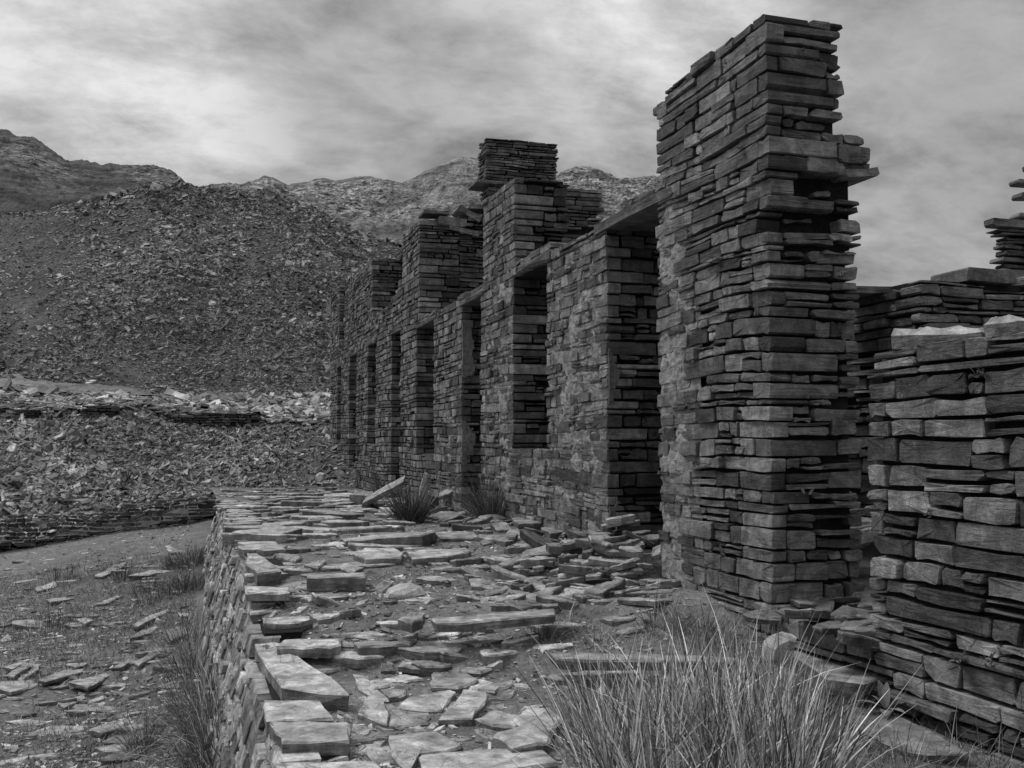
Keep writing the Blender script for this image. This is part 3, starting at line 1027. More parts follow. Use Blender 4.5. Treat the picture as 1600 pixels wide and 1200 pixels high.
# --- facade
SEG = [  # near edge, far edge of each opening: (y0, y1, z0, z1)
    (8.0, 9.66, -9, 99), (11.5, 12.85, 1.06, 3.28), (14.4, 15.5, -9, 3.25), (17.4, 18.85, 0.88, 3.25), (20.35, 21.3, -9, 3.38),
    (23.2, 24.3, 1.13, 3.40), (26.0, 27.2, -9, 3.36), (28.7, 29.5, 1.1, 3.25), (28.2, 29.2, 3.72, 5.6)]
TOP = [(9.66, 3.38), (11.5, 3.36), (11.51, 3.42), (12.78, 3.42), (12.79, 4.66), (14.3, 4.62), (14.31, 3.33), (17.3, 3.36), (18.6, 3.36), (18.61, 5.33), (20.25, 5.28),
       (20.26, 4.45), (20.9, 4.25), (22.4, 4.05), (23.3, 4.0), (23.75, 4.1), (23.76, 5.43), (31.1, 5.62)]
TX, TZ = [a for a, b in TOP], [b for a, b in TOP]


def facade_spans(z):
    ys = np.arange(9.60, 31.12, 0.02)
    ok = np.interp(ys, TX, TZ) > z
    jag = 0.10 * (vnoise(ys * 2.2, 0 * ys + floor_(z * 9), 7) - 0.5)
    ok &= (np.interp(ys, TX, TZ) + np.where((ys > 20.3) & (ys < 23.7), jag * 2, jag * .2)) > z
    for (a, b, z0, z1) in SEG:
        if z0 < z < z1:
            w = 0.0
            ok &= ~((ys > a) & (ys < b))
    out = []; s = None
    for y, k in zip(ys, ok):
        if k and s is None: s = y
        if not k and s is not None:
            out.append((s, y)); s = None
    if s is not None: out.append((s, 31.1))
    res = []
    for a, b in out:
        if b - a > 0.1: res.append((a, b, True))
    return res


def floor_(v): return math.floor(v)


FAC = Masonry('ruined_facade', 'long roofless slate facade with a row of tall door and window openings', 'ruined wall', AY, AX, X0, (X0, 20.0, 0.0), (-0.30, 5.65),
              facade_spans, lambda z: 0.76, np.random.default_rng(31), hmin=0.07, hmax=0.15, wmean=0.24, jut=0.014, tilt_end=0.03, minpx=8, endtone=0.45)  # endtone: shade of the jamb reveals put into their stone tone
lr = np.random.default_rng(33)
for (s, z, w, rot) in [(9.05, 3.35, 1.85, 0.012), (12.15, 3.35, 1.6, 0.02), (14.95, 3.31, 1.45, 0.0), (18.1, 3.31, 1.65, -0.01), (20.85, 3.44, 1.25, 0.0), (23.75, 3.46, 1.35, 0.0),
                       (26.6, 3.42, 1.45, 0), (29.1, 3.31, 1.05, 0)]:
    jut(FAC, s, -0.015, z, w, 0.105, 0.62, (-1, 0, 0), 0.62, -rot); FAC.st.r[-1] = 3.2
    a = s - w / 2 + 0.02
    while a < s + w / 2 - 0.1:      # broken courses lying on the lintel
        q = lr.uniform(0.25, 0.6)
        if lr.random() < 0.8: jut(FAC, a + q / 2, lr.normal(0, .015), z + 0.09 + lr.normal(0, .008), q, lr.uniform(0.05, 0.09), 0.4, (-1, 0, 0), lr.uniform(.5, 1.1), lr.normal(0, .03))
        a += q + 0.01
print('facade', FAC.finish())
# lintel slabs of the upper windows' tops, thin flakes along broken tops
# --- cross wall with chimney stack
def cross_spans(z):
    if z < 5.35 + 0.0: return [(4.86, 8.6, False)]
    return [(5.0 if z < 5.5 else 5.35, 6.8, z > 5.5)]


CRS = Masonry('cross_wall', 'dark broken cross wall behind the second high pier with tilted blocks on top', 'ruined wall', AX, AY, 18.62, (5.5, 18.7, 0), (2.2, 5.42),
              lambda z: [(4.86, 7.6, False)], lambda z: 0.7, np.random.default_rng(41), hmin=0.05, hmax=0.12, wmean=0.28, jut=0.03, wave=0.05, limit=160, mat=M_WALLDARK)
for (s, z, w, h, r) in [(4.72, 5.28, 0.55, 0.16, -0.05), (5.05, 5.46, 0.50, 0.13, -0.45), (4.95, 5.12, 0.6, 0.09, -0.18), (5.25, 5.60, 0.42, 0.08, 0.02), (4.4, 5.44, 0.5, 0.07, 0.0)]:
    jut(CRS, s, -0.03, z, w, h, 0.5, (0, -1, 0), 1.6, r)
print('cross', CRS.finish())
CHM = Masonry('chimney_stack', 'square slate chimney stack with a projecting ledge slab, highest part of the far ruin', 'chimney', AX, AY, 18.50, (6.0, 18.7, 5.4), (5.2, 6.93),
              lambda z: [(5.34 if z > 6.05 else 5.40, 6.8, True)], lambda z: 0.52, np.random.default_rng(43), hmin=0.05, hmax=0.10, wmean=0.30, jut=0.012, tone=0.85, limit=120)
for (s, z, w, h) in [(5.45, 6.06, 0.60, 0.06), (6.3, 6.06, 1.1, 0.06)]:
    jut(CHM, s, -0.06, z, w, h, 0.7, (0, -1, 0), 1.0, 0.0)
print('chimney', CHM.finish())
BCK = Masonry('back_pier', 'stub of back wall standing behind the near high pier, lit blocks on its end', 'ruined wall', AX, AY, 16.0, (6.3, 16.3, 0), (3.0, 5.42),
              lambda z: [(5.2, 6.68 + 0.04 * sin(z * 30), False)], lambda z: 0.6, np.random.default_rng(45), hmin=0.07, hmax=0.15, wmean=0.30, jut=0.02, limit=100, wave=0.02)
print('back pier', BCK.finish())
# small remains of masonry seen above the far facade
RMN = Masonry('wall_stub', 'small stub of masonry showing over the far facade next to its second pier', 'ruined wall', AX, AY, 24.2, (5.0, 24.4, 3), (4.6, 5.78),
              lambda z: [(4.86 + 0.0, 5.55, True)], lambda z: 0.5, np.random.default_rng(47), hmin=0.05, hmax=0.1, limit=40, tone=0.8)
print('stub', RMN.finish())

# --- near wall on the right (continues the facade plane towards the camera)
def near_spans(z):
    if z > 1.60: return [(0.6, 5.40)]
    if z < -0.14: return [(0.6, 6.56, False)]
    return [(0.6, 5.48 + 0.010 * sin(z * 37), False)]


# the courses of this wall end in long quoins at its far end, seen past it
NEAR = Masonry('near_wall', 'low wall of thick slate blocks nearest on the right, boulders on top', 'ruined wall', AY, AX, X0, (X0, 4.5, -0.5), (-0.80, 1.68),
               near_spans, lambda z: 0.70, np.random.default_rng(52), hmin=0.095, hmax=0.165, wmean=0.33, jut=0.014, wave=0.035, endface=False, wmax=0.85, rough=1.25, holes=0.0, gap=0.009)
print('near', NEAR.finish())

# --- walls behind the doorway on the right
RB = Masonry('back_wall', 'back wall of thick blocks behind the near wall on the right', 'ruined wall', AX, AY, 7.5, (6.2, 7.6, 0), (0.5, 2.56),
             lambda z: [(6.17, 12.0, True)], lambda z: 1.3, np.random.default_rng(61), hmin=0.07, hmax=0.14, wmean=0.42, jut=0.03, wmax=0.9, rough=1.3, wave=0.04, limit=200)
for (s, z, w, h, r, t) in [(6.95, 2.62, 0.55, 0.13, 0.0, -.02), (6.0, 2.52, 0.7, 0.06, 0.03, 0.5), (7.6, 2.60, 0.5, 0.09, 0.03, -.05)]:
    jut(RB, s, t, z, w, h, 0.5, (0, -1, 0), 1.0, r)
print('rb', RB.finish())
RC = Masonry('inner_wall', 'dark inner wall end seen through the gap between tall pier and near wall', 'ruined wall', AX, AY, 9.0, (6.8, 9.3, 0), (-0.1, 2.66),
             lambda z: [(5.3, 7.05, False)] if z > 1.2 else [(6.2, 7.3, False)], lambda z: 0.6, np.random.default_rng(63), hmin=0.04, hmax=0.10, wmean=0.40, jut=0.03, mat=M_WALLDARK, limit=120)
print('rc', RC.finish())
RD = Masonry('broken_pier', 'broken stack of thin slabs jutting out, furthest right on the back wall', 'stone pier', AX, AY, 7.9, (7.9, 8.1, 2.5), (2.5, 3.90),
             lambda z: [((7.50 if z < 3.22 else 8.02) + 0.03 * sin(z * 41), 10.5, True)], lambda z: 0.12, np.random.default_rng(65), hmin=0.03, hmax=0.075, wmean=0.5, jut=0.04, wave=0.03, limit=60)
for (s, z, w, h, r) in [(7.62, 3.22, 0.75, 0.07, 0.02), (7.85, 3.30, 0.6, 0.05, 0.0), (7.9, 3.52, 0.62, 0.06, 0.05), (8.0, 3.64, 0.9, 0.05, 0.02), (7.98, 3.80, 0.5, 0.07, 0.03),
                       (7.55, 2.60, 0.5, 0.09, 0.10), (7.6, 2.72, 0.45, 0.06, 0.18)]:
    jut(RD, s + 0.08, -0.05, z, w, h, 0.14, (0, -1, 0), 0.9, r)
print('rd', RD.finish())

# --- terrace retaining wall
def ret_top(y):
    return terrace_z(0.7, y) + 0.0


ry = np.arange(2.0, 19.8, 0.05)
rz = ret_top(ry) + 0.06 * (vnoise(ry * 2.0, 0 * ry, 3) - 0.6)


def ret_spans(z):
    gz = lower_xy_z(0 * ry + 0.2, ry)
    ok = (rz > z) & (gz - 0.35 < z)
    out = []; s = None
    for y, k in zip(ry, ok):
        if k and s is None: s = y
        if not k and s is not None: out.append((s, y, False)); s = None
    if s is not None: out.append((s, 19.8, False))
    return [o for o in out if o[1] - o[0] > 0.15]


RET = Masonry('retaining_wall', 'leaning dry stone retaining wall holding up the left edge of the terrace', 'retaining wall', AY, AX, 0.0, (0.3, 10, -1.0), (-2.0, 0.10),
              ret_spans, lambda z: 0.40, np.random.default_rng(71), mat=M_RETAIN, batter=0.295, hmin=0.075, hmax=0.155, wmean=0.26, jut=0.02, wave=0.05, holes=0.03, minpx=7, rough=1.1, gap=0.008)
print('ret', RET.finish())

# --- low rubble wall at the foot of the mound, and walls of the shelf above
def oblique_wall(name, label, pA, pB, h, seed, z0=-0.3, **kw):
    A, B = np.array(pA, float), np.array(pB, float)
    S = (B - A); L = np.linalg.norm(S[:2]); S = np.array([S[0] / L, S[1] / L, 0])
    Tn = np.array([-S[1], S[0], 0])
    if Tn @ FWD < 0: Tn = -Tn
    s0 = A @ S; t0 = A @ Tn
    slope = (B[2] - A[2]) / L
    def sp(z):
        ss = np.arange(0, L, 0.1)
        g = A[2] + slope * ss
        top = g + h * (0.75 + 0.6 * vnoise(ss * 0.6, 0 * ss, seed))
        ok = (z > g + z0) & (z < top)
        out = []; s = None
        for q, k in zip(ss, ok):
            if k and s is None: s = q
            if not k and s is not None: out.append((s0 + s, s0 + q, False)); s = None
        if s is not None: out.append((s0 + s, s0 + L, False))
        return [o for o in out if o[1] - o[0] > 0.2]
    zlo = min(A[2], B[2]) + z0; zhi = max(A[2], B[2]) + h * 1.4
    W = Masonry(name, label, 'dry stone wall', S, Tn, t0, tuple(A), (zlo, zhi), sp, lambda z: 0.5, np.random.default_rng(seed), **kw)
    print(name, W.finish())


pa = polar(-30, 22.7, 858); pb = polar(345, 24.3, 809)
oblique_wall('rubble_wall', 'low dark rubble wall between the path and the foot of the mound', pa, pb, 0.50, 81, mat=M_WALLDARK, hmin=0.05, hmax=0.11, wmean=0.17, jut=0.07, wave=0.12, minpx=8, holes=0.08, rough=2.2, tone=1.3, gap=0.012, core=False)
oblique_wall('shelf_wall', 'dark dry stone wall below the slabs on the shelf, between the two heaps', polar(262, 31.2, 676), polar(405, 31.6, 672), 0.52, 83, mat=M_WALLDARK, hmin=0.05, hmax=0.1, wmean=0.2, jut=0.05, minpx=8, holes=0.05, rough=1.6, z0=-0.2)
oblique_wall('shelf_wall', 'short dark dry stone wall at the left end of the shelf', polar(-60, 30.2, 668), polar(58, 30.4, 664), 0.50, 85, mat=M_WALLDARK, hmin=0.05, hmax=0.1, wmean=0.2, jut=0.05, minpx=8, holes=0.05, rough=1.6, z0=-0.2)
oblique_wall('shelf_wall', 'small piece of dry stone wall in the middle of the shelf', polar(128, 30.6, 656), polar(182, 30.7, 655), 0.34, 87, mat=M_WALLDARK, hmin=0.05, hmax=0.1, wmean=0.2, jut=0.05, minpx=8, holes=0.05, rough=1.6, z0=-0.2)


# ------------------------------------------------------------------ old mortar and render on the facade
def mortar_sheet(name, ys, zs, mask, amt, parent, mat, x0=X0, seed=3, face=-1, rel=0.0):
    """rough sheet of mortar; proud of the stones where mask is high. mask(y,z) 0..1"""
    YY, ZZ = np.meshgrid(ys, zs, indexing='ij')
    m = mask(YY, ZZ)
    n = fbm(YY * 3.3, ZZ * 4.5, 5, seed, 0.6)
    n2 = fbm(YY * 14, ZZ * 18, 3, seed + 9, 0.6)
    lift = (n * 1.5 + (m - 0.62) * 0.75 + n2 * 0.5)
    d = -lift * amt + 0.021
    d = np.clip(d, -0.030, 0.06) + 0.006 * n2
    P = np.stack([x0 + d, YY, ZZ], -1)
    keep = (m > 0.25) & (d < 0.05)
    idx = np.arange(YY.size).reshape(YY.shape)
    kq = keep[:-1, :-1] & keep[1:, :-1] & keep[1:, 1:] & keep[:-1, 1:]
    q = np.stack([idx[:-1, :-1], idx[1:, :-1], idx[1:, 1:], idx[:-1, 1:]], -1)[kq]
    base = np.array(parent.location)
    me = mesh_np(name, P.reshape(-1, 3) - base, q.ravel(), np.full(len(q), 4), mat, None, False)
    o = bpy.data.objects.new(name, me)
    link(o, parent); o['kind'] = 'stuff'
    return o


def in_open(Y, Z, pad=0.03):
    r = np.zeros_like(Y, bool)
    for (a, b, z0, z1) in SEG:
        r |= (Y > a - pad) & (Y < b + pad) & (Z > z0 - pad) & (Z < z1 + pad)
    return r


def mask_facade(Y, Z):
    m = 0.44 + 0.0 * Y
    m += 0.26 * np.exp(-((Y - 10.9) / 0.8) ** 2) * (Z < 3.2)
    m += 0.34 * np.exp(-((Y - 13.2) / 0.45) ** 2)
    m += 0.10 * (Y < 12) - 0.3 * sstep(15.5, 17.5, Y)
    m += 0.5 * fbm(Y * 0.6, Z * 0.6, 3, 15)
    m = np.where(in_open(Y, Z), 0, m)
    m = np.where(Z > np.interp(Y, TX, TZ) - 0.05, 0, m)
    return np.clip(m, 0, 1)


mortar_sheet('mortar', np.arange(9.7, 17.4, 0.022), np.arange(-0.2, 4.6, 0.018), mask_facade, 0.06, FAC.root, M_MORTAR, seed=23)


def mask_pier(Y, Z):
    m = 0.15 + 0.95 * sstep(7.65, 8.2, Y + 0.25 * fbm(Y, Z * 0.8, 3, 77))
    m += 0.35 * fbm(Y * 0.9, Z * 0.7, 3, 19)
    m *= 1 - 0.6 * sstep(3.3, 3.9, Z)
    m = np.where((Y > 8.44) | (Z > 4.1), 0, m)
    return np.clip(m, 0, 1)


mortar_sheet('mortar', np.arange(6.9, 8.46, 0.014), np.arange(-0.1, 4.1, 0.014), mask_pier, 0.06, PIER.root, M_MORTAR, seed=29)


def render_patch(name, parent, y, x0, x1, z0, z1, seed, out=0.03, ragged=0.08):
    """remains of smooth render on the jamb of an opening (faces the camera end)"""
    xs = np.linspace(x0, x1, 40); zs = np.linspace(z0, z1, max(8, int((z1 - z0) / 0.012)))
    XX, ZZ = np.meshgrid(xs, zs, indexing='ij')
    n = fbm(XX * 5, ZZ * 4, 4, seed)
    edge = x1 - ragged + 3.6 * ragged * fbm(ZZ * 5.0, XX * 6, 4, seed, 0.65)
    P = np.stack([XX, y - out - 0.045 * n, ZZ], -1)
    tb = 0.22 * vnoise(XX * 9, 0 * XX, seed + 4) + 0.04 * vnoise(XX * 60, ZZ * 60, seed)
    keep = (XX < edge) & (ZZ > z0 + tb) & (ZZ < z1 - tb)
    idx = np.arange(XX.size).reshape(XX.shape)
    kq = keep[:-1, :-1] & keep[1:, :-1] & keep[1:, 1:] & keep[:-1, 1:]
    q = np.stack([idx[:-1, :-1], idx[1:, :-1], idx[1:, 1:], idx[:-1, 1:]], -1)[kq]
    if len(q) == 0: return
    me = mesh_np(name, P.reshape(-1, 3) - np.array(parent.location), q.ravel(), np.full(len(q), 4), M_RENDER, None, False)
    o = bpy.data.objects.new(name, me)
    link(o, parent)
    sm = o.modifiers.new('thickness', 'SOLIDIFY'); sm.thickness = 0.03; sm.offset = 1
    return o


render_patch('render_patch', FAC.root, 9.66, X0 - 0.01, X0 + 0.15, 1.35, 2.2, 3)
render_patch('render_patch', FAC.root, 9.66, X0 - 0.01, X0 + 0.20, -0.15, 0.65, 5)
render_patch('render_patch', FAC.root, 15.5, X0 - 0.01, X0 + 0.28, 2.0, 3.1, 7, ragged=0.12)
render_patch('render_patch', FAC.root, 15.5, X0 - 0.01, X0 + 0.26, 0.7, 1.5, 9, ragged=0.14)


# chalk marks on two stones of the pier's end
def strokes(name, lines, y, parent, wd=0.008):
    vs_, fs = [], []
    for (x0_, z0_, x1_, z1_) in lines:
        a = np.array([x0_, z0_]); b = np.array([x1_, z1_]); d = b - a; d /= np.linalg.norm(d); n = np.array([-d[1], d[0]]) * wd / 2
        k = len(vs_)
        for p in (a - n, b - n, b + n, a + n): vs_.append((p[0], y, p[1]))
        for p in (a - n, b - n, b + n, a + n): vs_.append((p[0], y + 0.03, p[1]))
        fs += [(k, k + 1, k + 2, k + 3), (k, k + 4, k + 5, k + 1), (k + 1, k + 5, k + 6, k + 2), (k + 2, k + 6, k + 7, k + 3), (k + 3, k + 7, k + 4, k)]
    me = bpy.data.meshes.new(name); me.from_pydata([np.array(v) - np.array(parent.location) for v in vs_], [], fs); me.materials.append(M_CHALK)
    o = bpy.data.objects.new(name, me); link(o, parent); o['kind'] = 'stuff'
    return o


def on_end(px, py, y):
    r = ray(px, py); k = y / r[1]
    p = np.array([0, 0, EYE]) + r * k
    return p[0], p[2]


def chalk(pxs, y=6.555):
    out = []
    for (a, b, c, d) in pxs:
        p = on_end(a, b, y); q = on_end(c, d, y)
        out.append((p[0], p[1], q[0], q[1]))
    return out


strokes('chalk_writing', chalk([(1311.5, 425, 1311.5, 430), (1315.5, 424.5, 1315.5, 430), (1315.5, 424, 1320, 424), (1318.8, 424, 1318.8, 429.5), (1320, 424.3, 1325.5, 424.3)]), 6.57, PIER.root, 0.007)
strokes('chalk_writing', chalk([(1257, 764, 1259.5, 771), (1264.5, 763, 1273.5, 763), (1273.5, 763, 1268, 773)]), 6.57, PIER.root, 0.007)


# ------------------------------------------------------------------ slabs
def slab_mesh(name, poly, thick, mat, tone, rng, bottom_in=0.03, rough=1.0):
    """poly: (n,3) outline of the top face, any order; edges broken up; local origin at the base centre"""
    P = np.array(poly, float)
    n0 = len(P)
    pts = []
    cen = P.mean(0)
    per = sum(np.linalg.norm(P[(i + 1) % n0] - P[i]) for i in range(n0))
    for i in range(n0):
        a, b = P[i], P[(i + 1) % n0]
        L = np.linalg.norm(b - a)
        k = max(1, min(5, int(round(L / max(per / 15, 0.035)))))
        d = (b - a) / max(L, 1e-6)
        nn = np.array([-d[1], d[0], 0])
        for j in range(k):
            f = j / k
            q = a + (b - a) * f
            if j > 0: q = q + nn * rng.normal(0, 0.022 * L ** 0.7) * rough * 0.42 + d * rng.normal(0, 0.05 * L / k)
            pts.append(q)
    P = np.array(pts); n = len(P)
    rel = P - cen
    # top ring slightly inside, outer ring below, mid ring, bottom ring
    ln = np.linalg.norm(rel, axis=1, keepdims=True)
    ch = rng.uniform(0.003, 0.02, (n, 1)) * rough
    r1 = cen + rel * (1 - ch / np.maximum(ln, 0.02)); r1[:, 2] += rng.normal(0, 0.003, n) * rough
    r2 = P.copy(); r2[:, 2] -= np.minimum(rng.uniform(0.004, 0.018, n) * rough, thick * 0.3)
    r3 = cen + rel * (1 + rng.normal(0, 0.012, (n, 1))); r3[:, 2] = P[:, 2] - thick * rng.uniform(0.45, 0.6, n)
    r4 = cen + rel * (1 - bottom_in + rng.normal(0, 0.012, (n, 1))); r4[:, 2] = P[:, 2] - thick
    inner = cen + rel * rng.uniform(0.45, 0.6, (n, 1)); inner[:, 2] += rng.normal(0, 0.004, n) * rough
    c1 = cen.copy(); c1[2] += rng.normal(0, 0.005)
    c2 = cen.copy(); c2[2] -= thick
    V = np.concatenate([r1, r2, r3, r4, inner, [c1], [c2]])
    org = cen.copy(); org[2] -= thick
    f = []; mi = []
    for i in range(n):
        j = (i + 1) % n
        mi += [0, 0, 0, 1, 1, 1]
        f.append((5 * n, 4 * n + i, 4 * n + j))
        f.append((4 * n + i, i, j, 4 * n + j))
        f.append((i, n + i, n + j, j)); f.append((n + i, 2 * n + i, 2 * n + j, n + j)); f.append((2 * n + i, 3 * n + i, 3 * n + j, 2 * n + j))
        f.append((3 * n + i, 5 * n + 1, 3 * n + j))
    me = bpy.data.meshes.new(name)
    me.from_pydata((V - org).tolist(), [], f)
    at = me.attributes.new('tone', 'FLOAT', 'POINT')
    at.data.foreach_set('value', np.full(len(V), tone, dtype=np.float32))
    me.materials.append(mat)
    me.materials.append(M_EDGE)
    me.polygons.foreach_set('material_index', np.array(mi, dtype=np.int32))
    return me, org


def put_slab(poly, thick, tone, rng, name='slate_slab', label=None, parent=None, group=None, cat='slate slab', mat=None, rough=1.0):
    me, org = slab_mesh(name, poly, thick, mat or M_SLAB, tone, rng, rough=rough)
    o = bpy.data.objects.new(name, me)
    o.location = org if parent is None else org - np.array(parent.location)
    link(o, parent)
    if parent is None: tag(o, label, cat, group)
    return o


srng = np.random.default_rng(91)

